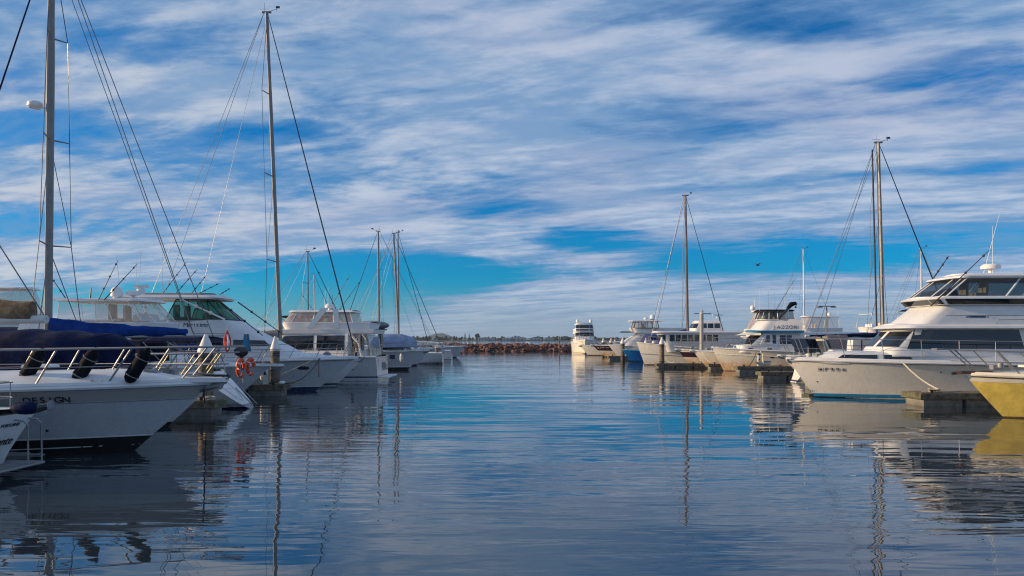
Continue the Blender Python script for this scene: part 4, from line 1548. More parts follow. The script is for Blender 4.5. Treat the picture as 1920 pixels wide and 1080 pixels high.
for k in range(3):
    obj('exhaust_vent', MB().box((-7.72, -1.5, .7 + k * .12), (.02, .4, .05)), DARKM, b.root, smooth=False)
for yy in (-.25, .05):
    obj('ladder_rail', MB().tube([(lx(702), yy + 1.1, 1.5), (lx(690), yy + 1.1, 3.1)], .02, 6), STEEL, b.root)
t = thing('tender', 'upturned grey dinghy with dark cradle on the flybridge deck, left of the slim middle masts', 'dinghy', (PX(697, 48), 48, 3.0), 0)
obj('hull', MB().blob((0, 0, .42), (1.15, .6, .3), 12, 8), GREYC, t)
obj('cradle', MB().box((0, 0, .15), (1.8, .9, .1)).box((-.6, 0, -.9), (.1, .8, 2.1)).box((.6, 0, -.9), (.1, .8, 2.1)), DARKM, t, smooth=False)

# --- the boats further up the left row
def cruiser(name_label, px, D, mode, L=13, B=4.0, Fb=1.5, Fs=1.25, hm=None, fly=True, top='hard', encl=None, stripe=NAVY, group=GP, row2=None, scale=1.0, glass=None, topm=None, domes=1,
            rods=2, X=None, rot=None, cab=(1.3, 2.7), zf=None, over=1.3, name='motor_yacht', crown=.15, rail=True, topsides=None, cat='motor yacht', dh=0):
    b = Boat(name, name_label, cat, L, B, Fb, Fs, px, D, mode, over=over, group=group, hullm=hm or GEL, X=X, rot=rot, crown=crown, dh=dh)
    if stripe:
        b.band(-.04, .14, stripe)
    if topsides:
        b.band(.75, 1.22, topsides, 'topside_band', .008, lift=.15)
    b.rub(RUB if hm is None else TOP, .045)
    b.gear(int(D))
    if rail:
        b.rail(.5, .7, 5, lean=.3, inset=.12, ahead=.1, r=.02)
        b.sprit(.3, .32)
    z0, z1 = cab
    xf = L * .26
    hh = House((z0 - .1, -L * .34, xf, B * .40, B * .3, 1.3, .8), (z0 + (z1 - z0) * .35, -L * .34, xf - .7, B * .39, B * .28, 1.2, .8), (z1 - .15, -L * .33, xf - 2.0, B * .37, B * .27, .9, .8),
               (z1, -L * .40, xf - 1.7, B * .42, B * .3, .9, .7))
    b.house(hh)
    b.side_win(hh, [(-L * .28, z0 + .5), (-L * .12, z0 + .5), (-L * .12, z1 - .3), (-L * .28, z1 - .3)], glass)
    b.side_win(hh, [(-L * .10, z0 + .5), (xf - 1.9, z0 + .5), (xf - 2.7, z1 - .3), (-L * .10, z1 - .3)], glass)
    b.front_win(hh, .68, 1.32, z0 + .52, z1 - .24, 3, m=glass)
    if fly:
        f0, f1 = -L * .26, xf - 2.3
        fz = z1 + .02
        fy = House((fz, f0, f1, B * .36, B * .32, .9, .75), (fz + .62, f0 - .1, f1 + .25, B * .38, B * .33, .9, .75))
        b.house(fy, name='flybridge_coaming', m=topm)
        zt = zf or fz + 1.75
        if top == 'hard':
            en = House((fz + .62, f0 + .2, f1 + .1, B * .35, B * .3, .7, .75), (zt, f0 + .3, f1 - .7, B * .32, B * .27, .5, .75))
            b.enclosure(en, (.02, .3, .6, .8, 1.0, 1.2, 1.4, 1.7, 1.98), fz + .62, zt - .02, encl or VINYL, .022)
            b.house(House((zt - .02, f0, f1 - .3, B * .35, B * .3, .6, .7), (zt + .08, f0 + .1, f1 - .4, B * .33, B * .28, .6, .7)), name='hardtop')
        elif top == 'bimini':
            b.house(House((zt, f0 + .1, f1 - .5, B * .33, B * .33, .4, .6), (zt + .10, f0 + .2, f1 - .6, B * .30, B * .30, .4, .6)), encl or BLKC, 'bimini')
            for xx in (f0 + .2, (f0 + f1) / 2, f1 - .6):
                obj('bimini_frame', MB().tube([((f0 + f1) / 2, -B * .36, fz + .6), (xx, -B * .33, zt), (xx, B * .33, zt), ((f0 + f1) / 2, B * .36, fz + .6)], .02, 6), STEEL, b.root)
        elif top == 'frame':
            for xx in (f0 + .1, f1 - .2):
                obj('canopy_frame', MB().tube([(xx + (.2 if xx > 0 else -.2), -B * .36, fz + .6), (xx, -B * .33, zt), (xx, B * .33, zt), (xx + (.2 if xx > 0 else -.2), B * .36, fz + .6)], .028, 6), WHT, b.root)
            for sg in (-1, 1):
                obj('canopy_rail', MB().tube([(f0 + .1, sg * B * .33, zt), (f1 - .2, sg * B * .33, zt)], .028, 6), WHT, b.root)
                obj('canopy_frame', MB().tube([((f0 + f1) / 2, sg * B * .36, fz + .6), ((f0 + f1) / 2 - .3, sg * B * .33, zt)], .022, 6), WHT, b.root)
        b.screen(f1 - .7, fz, 1.4, .95)
        for yy in (-.5, .5):
            b.seat(f1 - 1.7, yy, fz)
        if domes:
            b.dome(f0 + 1.1, .2, zt + .09, .22)
        if domes > 1:
            b.radar(f0 + 1.9, -.2, zt + .09, .55)
        b.whip(f0 + .5, B * .3, zt, 1.9, dx=-.15)
        for i in range(rods):
            sg = (-1, 1)[i % 2]
            b.rod((f0 + .6, sg * B * .34, zt - .3), (f0 - 1.6, sg * B * .5, zt + 3.0), .025)
    return b


b = cruiser('tall white flybridge cruiser in the back row at far left above the tan cover', 0, 54, 'L', 14, 4.4, 1.8, 1.5, zf=6.15, cab=(1.7, 3.7), X=-28.6, domes=2, rods=2, hm=GELG)
b = cruiser('white sportfishing cruiser with dark canopy behind the pink panelled flybridge boat', 704, 54.5, 'Lr', 12.5, 3.9, 1.5, 1.3, hm=GELG, top='bimini', zf=4.1, cab=(1.3, 2.5), rods=2, domes=0)
b = Boat('motor_yacht', 'grey hulled cruiser with pale blue tent over cockpit and blue square on its side', 'motor yacht', 13.5, 4.0, 1.62, 1.45, 798, 62.0, 'L', over=1.5, group=GP, hullm=GELG, crown=.2)
b.band(-.05, .22, BLK, 'antifouling_band')
b.band(.24, .29, TOP, 'boot_line', .009)
b.rub(TOP, .05)
b.rail(.55, .7, 5, lean=.35)
b.sprit(.35, .36)
lx = lambda px: PX(px, 62.0) - b.root.location.x
hh = House((1.5, -6.4, lx(775), 1.8, 1.0, 1.5, .8), (2.0, -6.3, lx(765), 1.7, .9, 1.3, .8))
b.house(hh)
b.house(House((1.9, lx(703), lx(782), 1.75, 1.0, 1.2, .8), (2.35, lx(703), lx(782), 1.7, .9, 1.2, .8), (2.72, lx(707), lx(774), 1.4, .7, .9, .8), (2.95, lx(715), lx(755), .7, .5, .5, .8)), PALEC, 'cockpit_tent', .04)
b.side_win(hh, [(lx(718), 1.62), (lx(760), 1.62), (lx(758), 1.85), (lx(718), 1.85)])
obj('swim_platform', MB().box((-7.1, 0, .28), (.8, 3.4, .08)), TOP, b.root, smooth=False)
obj('blue_panel', MB().box((lx(743), -2.03, 1.12), (.42, .03, .34)), NAVY, b.root, smooth=False)
b = cruiser('white cruiser with enclosed flybridge whose dark poles lean forward, behind the pale blue tent', 806, 72.0, 'L', 13.5, 4.2, 1.6, 1.35, hm=GELG, zf=3.9, cab=(1.3, 2.35), encl=VINYLP, domes=2, rods=1)
b = cruiser('white open cruiser with canvas screen, bow beside the short dark post in the left row', 826, 83.0, 'L', 12, 3.9, 1.6, 1.3, hm=GELG, fly=False, cab=(1.3, 2.4))
b = cruiser('small white motorboat stern out with windscreen frame near the far left pile', 847, 92.0, 'Lr', 9.5, 3.4, 1.35, 1.15, fly=False, cab=(1.1, 2.1), hm=GEL)
b = cruiser('small grey bowed sports cruiser ending the left row, bow against the red breakwater', 873, 104.0, 'L', 11, 3.6, 1.6, 1.3, fly=False, cab=(1.2, 2.2), hm=GELG)
b = cruiser('white flybridge boat half hidden left of the farthest grey bow in the left row', 838, 112.0, 'L', 11.5, 3.7, 1.6, 1.3, fly=False, cab=(1.2, 2.4), hm=GELG)


def sailer(label, mpx, tpy, D, bowside, L=11.5, B=3.6, rk=.2, sp=2, furl=True, boom=3.8, cover=None, mm=None, group=GP, tpx=None, k=.08, mastr=.1, furlm=None, wire=.013, frac=1.0, split=True, coverh=.45):
    """sailing boat placed by its mast; bowside +1 bow towards +X"""
    mode = 'L' if bowside > 0 else 'Lr'
    b = Boat('sailboat', label, 'sailboat', L, B, 1.4, 1.1, 0, D, mode, over=1.2, flare=.62, group=group, X=0, sw=.72, sww=.3)
    mxl = L * k
    b.root.location.x = PX(mpx, D) - bowside * mxl
    b.band(.05, .14, NAVY)
    b.toe(.05)
    hh = House((1.15, -L * .2, L * .28, B * .33, B * .16, .8, .8), (1.55, -L * .19, L * .24, B * .29, B * .13, .6, .8))
    b.house(hh)
    b.side_win(hh, [(-L * .15, 1.28), (L * .2, 1.28), (L * .19, 1.42), (-L * .15, 1.46)])
    top = H + (HZ - tpy) / F * D
    if tpx is not None:
        rk = -(tpx - mpx) / F * D * bowside
    b.rig(mxl, top, 1.5, rk=rk, spreaders=sp, boom=boom, boomz=2.45, cover=cover, coverh=coverh, furl=furl, mastr=mastr, mm=mm, furlm=furlm, wire=wire, frac=frac, split=split)
    b.pushpit(.6)
    b.rail(.75, .6, 3, lean=.05, ahead=.05)
    return b


sailer('sailboat whose slim mast rises just above the left end of the pink panelled flybridge', 578, 472, 66, 1, 11, mm=ALU, cover=GREYC, tpx=577)
sailer('small sailboat far behind the left row with the shortest pale mast of the left side', 592, 516, 88, 1, 9.5, sp=1, mm=ALUW, cover=GREYC)
sailer('sailboat with single dark mast just left of the crossed pair of middle masts', 711, 434, 78, -1, 11.5, tpx=709, mm=ALU, cover=BLKC, furlm=DARKM, mastr=.14)
sailer('sailboat with leaning mast, left one of the crossed pair of middle masts', 749, 438, 86, 1, 12, tpx=738, mm=ALU, cover=GREYC, k=.06, mastr=.12)
sailer('sailboat with upright mast and dark furled headsail, right one of the crossed middle masts', 748, 436, 96, 1, 13, tpx=746, mm=ALU, cover=BURC, k=.17, mastr=.15)

for lab, px, D, z, m_ in (('small white fender hanging on the side of the big hardtop cruiser near its stern half', 492, 34.2, .95, WHT),
                        ('navy fender hanging amidships on the stern-out flybridge cruiser', 660, 42.6, 1.05, NAVYC),
                        ('white fender hanging on the grey hulled cruiser with the pale blue tent', 752, 59.7, 1.05, WHT)):
    t = fender(PX(px, D), D, z, .62, .11, m_, label=lab, group='fenders hanging on hull sides')
    obj('lanyard', MB().tube([(0, 0, .3), (0, .05, .75)], .012, 5), ROPE, t)

# piles and pontoons, left
pile(PX(386, 25.0), 25.0, 2.70, .24, 'nearest left mooring pile with white cone cap, partly hidden behind bow rails')
pile(PX(516, 33.8), 33.8, 2.66, .20, 'mooring pile with white cone cap in front of the big hardtop cruiser hull')
pile(PX(655, 48.5), 48.5, 2.6, .18, 'mooring pile with white cone cap above the bow of the big hardtop cruiser')
pile(PX(820, 78), 77.5, 1.7, .2, 'short dark mooring post at the end of a far left pontoon', cap=False)
pile(PX(638, 66), 66.5, 2.6, .18, 'distant mooring pile seen above the stern-out flybridge cruiser')
pontoon(PX(411, 24.9), -26, 24.9, .9, 'weathered finger pontoon end in front of the scooped stern', planks=True)
pontoon(PX(536, 33.4), -26, 33.4, .9, 'finger pontoon at the foot of the capped pile before the big hardtop cruiser')
pontoon(-9.3, -26, 49.5, .9, 'finger pontoon between the stern-out flybridge cruiser and the boat with dark canopy')
pontoon(PX(827, 78.5), -26, 78.5, .9, 'far finger pontoon with short dark post in the left row', planks=False)
pontoon(-8.6, -26, 98, .9, 'farthest finger pontoon of the left row', planks=False)
t = thing('bollard_light', 'round white power post lamp on the pontoon by the capped left pile', 'dock light', (PX(529, 33.3), 33.3, .5))
obj('lamp_head', MB().lathe([(0, 0), (.14, 0), (.16, .05), (.14, .1), (.04, .13), (0, .13)], (0, 0, .03), 12), WHT, t)
obj('lamp_foot', MB().lathe([(.05, 0), (.05, .05), (0, .05)], (0, 0, 0), 10), DARKM, t)
p0 = (PX(606, 36.0), 35.4, 1.62)
rope(p0, (PX(537, 33.4), 33.1, .58), .35, 'dark mooring rope sagging from the big hardtop cruiser to the pontoon', ROPED, .022)
rope((PX(600, 36.0), 35.3, 1.62), (PX(490, 33.4), 33.2, .6), .05, 'pale tight mooring rope from the big hardtop cruiser to the pontoon', ROPE, .014)
rope((PX(605, 36.0), 35.25, 1.6), (PX(607, 36.0), 35.1, .75), 0, 'dark rope end hanging down the big hardtop cruiser side', ROPED, .02)
rope((PX(385, 16.4), 16.3, 1.45), (PX(393, 24.9), 24.6, .6), .25, 'dark rope from the taupe cruiser bow to the pontoon', ROPED, .018)

# ================================================================== RIGHT ROW
# --- R1: yellow stained bow at right edge
b = Boat('motor_yacht', 'yellow stained cruiser bow at the right edge of the photo', 'motor yacht', 12, 3.8, 1.42, 1.2, 1809, 24.0, 'R', over=1.25, group=GR, hullm=GELY, crown=.18, deckm=CREAM, entry=1.7)
b.band(-.1, .04, BROWN, 'boot_stripe')
b.rub(CREAM, .055, q=.985)
b.band(1.02, 1.22, CREAM, 'cream_sheer_band', .012, lift=.14)
b.rub(BROWN, .018, q=.93, name='rub_insert')
b.toe(.07, m=CREAM)
b.rail(.36, .78, 8, lean=.62, inset=.16, ahead=.35, r=.024)
b.sprit(.30, .22, BROWN, anchor=False, z=1.45)
obj('bow_roller', MB().tube([(6.2, 0, 1.44), (6.42, 0, 1.42)], .05, 8), DARKM, b.root)
obj('windlass', MB().box((5.0, 0, 1.62), (.3, .3, .14)).lathe([(.09, 0), (.09, .16), (0, .17)], (5.0, .22, 1.6), 10), STEEL, b.root)
hh = House((1.25, -4.8, 3.4, 1.35, 1.0, 1.1, .8), (1.75, -4.7, 2.4, 1.25, .9, 1.0, .8), (2.35, -4.6, .8, 1.15, .85, .7, .8))
b.house(hh, CREAM)
b.side_win(hh, [(-3.5, 1.8), (1.0, 1.8), (.3, 2.2), (-3.5, 2.2)])
b.hatch(3.9, .5, .3, CREAM)
b.cleats((.6, .86))

# --- R2: HP994
R2 = b = Boat('motor_yacht', 'large white flybridge cruiser numbered HP994 with blue boot stripe and dark saloon glass', 'motor yacht', 17.5, 4.9, 1.66, 1.42, 1479, 32.6, 'R', over=1.15,
              group=GR, hullm=GELO, crown=.22, entry=1.75, flare=1.5, fullness=2.6, sp=1.6)
b.hull.data.materials[0] = mat('sunned white gelcoat', (.80, .76, .67), .25, var=.03, coat=.35, grime=.35, gz=(-.1, 1.0), gcol=(.55, .40, .20), streak=True)
lx = lambda px, D=31.0: -(PX(px, D) - b.root.location.x)
b.band(-.12, .04, BLK, 'antifouling_band')
b.band(.04, .17, BLUEB, 'boot_stripe')
b.band(.17, .195, TOP, 'boot_line', .009)
b.rub(TOP, .055, q=.985)
b.rub(GREYC, .02, q=.945, name='rub_insert')
b.toe(.11, .06)
b.rail(.28, .92, 9, lean=-.0, inset=.18, ahead=.45, r=.017)
b.sprit(.12, .3, z=1.70)
b.hz(1)
fn = b.hz(1)
letters('registration_letter', 'HP994', .25, INK, b.root, fn, lx(1570, 31.4), 1.22, .205, 1)
letters('draught_mark', '171', .11, INK, b.root, fn, lx(1525, 32.3), .27, .08, 1)
# raised foredeck trunk with two long windows
tk = House((1.5, -7.7, lx(1542), 2.2, 1.35, 3.4, .95), (1.86, -7.7, lx(1566), 2.15, 1.3, 3.2, .95), (1.96, -7.7, lx(1580), 2.0, 1.15, 3.0, .95))
b.house(tk, crown=.06)
b.side_win(tk, [(lx(1662, 30.6), 1.66), (lx(1578, 31.2), 1.66), (lx(1592, 31.2), 1.86), (lx(1662, 30.6), 1.86)])
b.side_win(tk, [(lx(1733, 30.4), 1.66), (lx(1675, 30.5), 1.66), (lx(1675, 30.5), 1.86), (lx(1726, 30.4), 1.86)])
b.gear(2)
b.hatch(lx(1600), .55, .42, TOP)
# saloon
sa = House((1.8, -7.6, lx(1662), 1.95, 1.4, 1.0, .62), (2.1, -7.6, lx(1670), 1.93, 1.38, .9, .62), (2.98, -7.5, lx(1708), 1.85, 1.32, .8, .62))
b.house(sa)
b.side_win(sa, [(lx(1921), 2.12), (lx(1706), 2.12), (lx(1722), 2.92), (lx(1913), 2.92)], nu=10)
b.front_win(sa, .70, 1.30, 2.2, 2.85, 2)
br = House((2.98, -7.8, lx(1690), 2.25, 1.62, .9, .62), (3.06, -7.8, lx(1694), 2.22, 1.6, .9, .62), (3.14, -7.8, lx(1702), 2.1, 1.5, .9, .62))
b.house(br, name='brow_deck')
fy = House((3.1, -6.6, lx(1718), 1.95, 1.45, .8, .6), (3.95, -6.7, lx(1768), 1.85, 1.4, .7, .6))
b.house(fy, name='flybridge_coaming')
b.side_win(fy, [(lx(1935), 3.50), (lx(1746), 3.50), (lx(1747), 3.52), (lx(1935), 3.52)], GREYC, 'styling_line', off=.006)
b.side_win(fy, [(lx(1874, 30.2), 3.42), (lx(1845, 30.2), 3.42), (lx(1845, 30.2), 3.50), (lx(1874, 30.2), 3.50)], NAVY, 'badge_bar', nu=3, nv=1, off=.01, skirt=.012)
for k in range(3):
    x0 = lx(1836 + k * 2.6, 30.2)
    b.side_win(fy, [(x0, 3.42), (x0 - .03, 3.42), (x0 - .10, 3.50), (x0 - .07, 3.50)], NAVY, 'badge_slash', nu=1, nv=1, off=.01, skirt=.012)
text_mesh('badge_letter', 'S', .13, NAVY, b.root, fy.side(1)(lx(1878.5, 30.2), 3.46) + Vector((0, .02, 0)), (R(85), 0, R(180)))
# eyebrow visor, flybridge glass, hard top
vs = House((3.95, -5.6, lx(1764), 1.85, 1.5, .5, .5), (4.22, -5.6, lx(1752), 1.9, 1.55, .5, .5), (4.30, -5.6, lx(1758), 1.88, 1.5, .5, .5))
b.house(vs, name='visor_ledge')
b.side_win(vs, [(lx(1925), 3.98), (lx(1800, 30.3), 3.98), (lx(1792, 30.3), 4.20), (lx(1930), 4.20)])
b.front_win(vs, .66, 1.34, 3.985, 4.19, 3)
en = House((4.29, -5.0, lx(1764), 1.8, 1.45, .45, .5), (5.1, -5.2, lx(1812), 1.6, 1.3, .35, .5))
b.enclosure(en, (.03, .2, .42, .63, .76, .92, 1.08, 1.24, 1.37, 1.58, 1.8, 1.97), 4.3, 5.1, TINT, .03, WHT, 'flybridge_pane')
ht = House((5.1, -5.4, lx(1803), 1.75, 1.4, .35, .5), (5.18, -5.5, lx(1806), 1.78, 1.42, .35, .5), (5.30, -5.5, lx(1828), 1.6, 1.25, .4, .5))
b.house(ht, name='hardtop')
b.screen(lx(1800), 4.2, 2.2, .45, DARKM)
for yy in (-.7, .7):
    b.seat(lx(1860), yy, 4.0, IVORY)
b.radar(lx(1895), .3, 5.38, .75)
b.tube('radar_mast', [(lx(1895), .3, 5.28), (lx(1895), .3, 5.42)], .06, WHT)
b.whip(lx(1893), .5, 5.3, 2.1)
b.whip(lx(1905), -.6, 5.3, 2.8, dx=-.75)
obj('radar_arch', MB().prism([(lx(1940), 5.28), (lx(1960), 5.28), (lx(1975), 6.4), (lx(1958), 6.4)], .9, 1.3), DARKM, b.root, smooth=False)
b.rod((lx(1745), 1.6, 3.9), (lx(1838), 2.2, 2.5 + (HZ - 472) / 45.2), .03)
b.rod((lx(1822), -1.2, 5.3), (lx(1866), -1.7, 2.5 + (HZ - 463) / 45.2), .03)
b.tube('hand_rail', [(lx(1858), 1.95, 3.14), (lx(1862), 1.95, 3.32), (lx(1960), 2.0, 3.34)], .018)
obj('inlet', MB().lathe([(0, 0), (.03, 0), (.03, .02), (0, .02)], fn(lx(1775, 30.3), 1.16) + Vector((0, .0, 0)), 8, axis='y'), BLK, b.root)
obj('inlet', MB().lathe([(0, 0), (.03, 0), (.03, .02), (0, .02)], fn(lx(1539, 32), .68) + Vector((0, .0, 0)), 8, axis='y'), BLK, b.root)
b.cleats((.45, .8))
# gear on the deck behind: hatch box
t = thing('liferaft_box', 'dappled white liferaft box on deck behind the HP994 foredeck', 'box', (PX(1630, 35.2), 35.2, 1.86))
obj('case', MB().box((0, 0, .32), (1.9, .6, .62), taper=.94), TOP, t, smooth=False)
obj('lid_seam', MB().box((0, 0, .36), (1.9, .61, .03)), GREYC, t, smooth=False)
for xx in (-.5, .4):
    obj('strap', MB().box((xx, 0, .32), (.05, .615, .64)), DARKM, t, smooth=False)

# pontoon in front
pt_ = pontoon(PX(1716, 28.4), 27, 28.6, 1.3, 'mossy timber finger pontoon between the HP994 cruiser and the yellow bow', m=TIMB)
rope((PX(1691, 30.3), 30.2, 1.56), (PX(1757, 28.4), 28.2, .60), .12, 'thick white mooring rope from the HP994 cruiser down to the timber pontoon', ROPE, .035)
rope((PX(1757, 28.4), 28.25, .58), (PX(1728, 28.4), 28.4, .53), .01, 'short loop of white rope lying on the timber pontoon', ROPE, .022)

# --- RS1 sailing boat stern to channel behind HP994
b = Boat('sailboat', 'sailboat lying stern out behind the HP994 bow, dark furler beside its tall mast', 'sailboat', 10.4, 3.4, 1.35, 1.1, 0, 44.0, 'Rr', over=1.3, rake=.6, group=GR, X=0, hullm=GELW, sw=.75, sww=.3)
b.root.location.x = PX(1656, 44) - .1
b.band(.05, .14, NAVY)
hh = House((1.2, -2.6, 3.6, 1.25, .6, .9, .8), (1.7, -2.5, 3.0, 1.1, .5, .7, .8))
b.house(hh)
b.side_win(hh, [(-2., 1.38), (2.4, 1.38), (2.2, 1.56), (-2., 1.6)])
top = H + (HZ - 268) / F * 44
b.rig(.1, top, 1.7, rk=.30, spreaders=2, boom=4.6, boomz=2.72, cover=NAVYC, coverh=.32, furl=True, mastr=.15, wire=.013, mm=ALU)
obj('in_mast_furler', MB().tube([(-.27, 0, 2.8), (-.55, 0, top - .4)], .05, 8), DARKM, b.root)
b.pushpit(.7)
lx = lambda px: PX(px, 44) - b.root.location.x
for i, px in enumerate((1495, 1510, 1528)):
    mbp = MB().prism([(lx(px), 2.55), (lx(px + 11), 1.75), (lx(px + 14), 1.78), (lx(px + 3), 2.58)], -1.2, 1.2)
    obj('solar_panel', mbp, (SOLAR, SOLAR, CREAM)[i], b.root, smooth=False)
    obj('panel_bracket', MB().tube([(lx(px + 7), -1.1, 1.3), (lx(px + 7), -1.1, 2.2)], .02, 6).tube([(lx(px + 7), 1.1, 1.3), (lx(px + 7), 1.1, 2.2)], .02, 6), STEEL, b.root)
for px in (1553, 1575):
    obj('dodger_window', MB().prism([(lx(px - 20), 2.8), (lx(px - 4), 2.8), (lx(px + 14), 1.9), (lx(px - 8), 1.9)], -1.15 if px > 1560 else -1.2, -1.1 if px > 1560 else -1.15), VINYLP, b.root, smooth=False)
b.house(House((1.7, lx(1545), lx(1600), 1.15, 1.0, .5, .8), (2.7, lx(1540), lx(1575), 1.0, .8, .4, .8)), GREYC, 'spray_hood')
t = thing('buoy', 'round cream buoy fender hanging off the stern behind the HP994 bow', 'buoy', (PX(1526, 41), 41.8, 1.5))
obj('buoy_ball', MB().blob((0, 0, 0), (.2, .2, .24), 14, 10), CREAM, t)
obj('buoy_rope', MB().tube([(0, 0, .22), (0, 0, .6)], .015, 5), ROPE, t)

# --- R4 open cruiser
b = cruiser('white open cruiser with raised windscreen just beyond the HP994 bow', 1466, 51.0, 'R', 12, 3.9, 1.42, 1.25, hm=GELW, fly=False, cab=(1.25, 2.35), group=GR, glass=GLASSG)
# --- second row behind
b = cruiser('white back row flybridge boat with bare white canopy frame, behind the HP994 foredeck', 0, 75, 'R', 14, 4.2, 1.7, 1.4, top='frame', zf=5.05, cab=(1.5, 3.1), group=GR, X=29.6, domes=0, rods=0, hm=GEL)
b = cruiser('flybridge boat under black bimini in the back row, seen left of the HP994 flybridge', 0, 68, 'R', 13, 3.9, 1.6, 1.3, top='bimini', zf=5.1, cab=(1.4, 2.9), group=GR, X=29.8, domes=0, rods=0, hm=GEL)
b = cruiser('white flybridge boat with grey dome in the back row, left of the thin white mast', 0, 98, 'R', 14, 4.3, 1.8, 1.5, zf=5.5, cab=(1.7, 3.4), group=GR, X=32.0, domes=1, rods=0, hm=GEL, encl=VINYL)
sailer('back row sailboat with thin white mast, right of the JAZZON boat', 1508, 467, 108, 1, 12, sp=1, mm=ALUW, furl=False, group=GR, tpx=1506, mastr=.13, k=.02)
sailer('back row sailboat whose short pale mast stands just left of the HP994 flybridge', 1727, 466, 84, 1, 10.5, sp=1, mm=ALUW, furl=True, furlm=ALUW, group=GR, tpx=1727, k=.02)

# --- R6: JAZZON
b = Boat('motor_yacht', 'white flybridge cruiser lettered JAZZON with orange toned bow and crane davit', 'motor yacht', 13.5, 4.3, 1.88, 1.45, 1335, 60.0, 'R', over=.95, group=GR, hullm=GELO, entry=1.6, crown=.12)
lx = lambda px, D=59.0: -(PX(px, D) - b.root.location.x)
lz = lambda py, D=58.5: H - (py - HZ) / F * D
b.band(-.08, .03, BROWN, 'boot_stripe')
b.rub(TOP, .05, q=.99)
b.rub(GELO, .03, q=.72, name='spray_rail')
b.rail(.30, .85, 8, lean=.35, inset=.12, ahead=.1, r=.022)
tk = House((1.5, -5.2, lx(1382), 1.75, 1.2, 1.0, .7), (2.05, -5.2, lx(1386), 1.7, 1.15, .9, .7))
b.house(tk)
for px in (1406, 1441):
    b.side_win(tk, [(lx(px + 4), 1.72), (lx(px - 4), 1.72), (lx(px - 4), 1.84), (lx(px + 4), 1.84)], name='portlight', nu=2, nv=1)
sl = House((2.0, -5.3, lx(1394), 1.7, 1.2, .9, .6), (3.05, -5.4, lx(1424), 1.62, 1.15, .7, .6))
b.house(sl)
b.front_win(sl, .68, 1.32, 2.12, 2.9, 3, m=GLASS)
b.side_win(sl, [(lx(1445), 2.1), (lx(1424), 2.1), (lx(1433), 2.95), (lx(1445), 2.95)], TOP, 'cabin_door', nu=3, nv=3, off=.05, skirt=.05)
b.side_win(sl, [(lx(1441), 2.3), (lx(1431), 2.3), (lx(1436), 2.85), (lx(1442), 2.85)], TINT, 'door_pane', nu=3, nv=2, off=.07)
b.side_win(sl, [(lx(1453), 2.2), (lx(1447), 2.2), (lx(1447), 2.9), (lx(1453), 2.9)])
b.side_win(sl, [(lx(1471), 2.15), (lx(1460), 2.15), (lx(1460), 2.85), (lx(1471), 2.85)])
b.side_win(sl, [(lx(1482), 2.15), (lx(1473), 2.15), (lx(1473), 2.85), (lx(1482), 2.85)])
b.house(House((3.05, lx(1500), lx(1412), 1.85, 1.35, .9, .65), (3.22, lx(1500), lx(1408), 1.9, 1.4, .9, .65)), BLUEB, 'blue_band')
b.house(House((2.86, lx(1424), lx(1388), 1.4, 1.15, .9, .7), (3.05, lx(1424), lx(1402), 1.3, 1.05, .7, .7)), CREAM, 'sun_visor')
fy = House((3.22, lx(1497), lx(1416), 1.8, 1.3, .9, .7), (3.7, lx(1498), lx(1425), 1.78, 1.3, .9, .7), (4.12, lx(1490), lx(1434), 1.7, 1.2, .8, .7))
b.house(fy, name='flybridge_coaming')
letters('letter', 'JAZZON', .38, INKB, b.root, fy.side(1), lx(1474, 58.2), 3.47, .31, 1, off=.03)
en = House((4.1, lx(1488), lx(1426), 1.6, 1.2, .6, .65), (4.75, lx(1484), lx(1432), 1.4, 1.1, .4, .65))
b.enclosure(en, (.02, .2, .4, .6, .8, 1.0, 1.2, 1.4, 1.6, 1.8, 1.98), 4.1, 4.75, TINT, .025, WHT)
b.house(House((4.74, lx(1486), lx(1424), 1.55, 1.2, .5, .65), (4.86, lx(1483), lx(1428), 1.45, 1.1, .5, .65)), BLKC, 'bimini')
b.screen(lx(1440), 3.7, 1.4, .7)
b.seat(lx(1455), 0, 3.6)
obj('davit_arm', MB().tube([(lx(1456), 1.4, 4.15), (lx(1474), 1.4, 4.95), (lx(1483), 1.4, 5.25), (lx(1490), 1.4, 5.3), (lx(1488), 1.4, 5.0)], .09, 8), DARKM, b.root)
obj('davit_post', MB().tube([(lx(1474), 1.4, 3.8), (lx(1474), 1.4, 4.95)], .07, 8), WHT, b.root)
obj('davit_cover', MB().tube([(lx(1473), 1.4, 4.93), (lx(1480), 1.4, 5.28), (lx(1489), 1.4, 5.38)], [.12, .2, .12], 8), BLKC, b.root)
b.dome(lx(1421), -.3, 4.85, .2)
b.whip(lx(1421), .2, 5.1, .7, r=.03, m=WHT)
for px in (1427, 1444, 1456):
    b.whip(lx(px), .6, 4.8, 1.8)
b.sprit(.05, .3, anchor=True)
b.port(lx(1452, 58), 1.1, .3, .1)
b.gear(5)
pontoon(PX(1381, 56.5), 27, 56.5, 1.0, 'weathered finger pontoon beside the orange toned bow')
pontoon(PX(1452, 44.5), 27, 47.2, 1.0, 'short timber pontoon end just left of the HP994 bow')
rope((PX(1417, 58), 57.9, 1.5), (PX(1391, 56.5), 56.3, .6), .5, 'dark mooring rope looping from the orange toned bow to its pontoon', ROPED, .03)
t = thing('anchor_gear', 'pale anchor with roller hanging beyond the pontoon next to the JAZZON hull', 'anchor', (PX(1440, 52), 53.0, .9))
obj('anchor_fluke', MB().add([(-.6, 0, 0), (.6, 0, .1), (.45, -.2, -.2), (-.2, 0, -.3), (0, .1, .1)], [(0, 1, 2), (0, 2, 3), (0, 4, 1), (1, 4, 2)]), GREYC, t, smooth=False)
obj('anchor_shank', MB().tube([(0, 0, -.1), (0, 0, .6), (-.2, 0, .75)], .06, 8), CREAM, t)

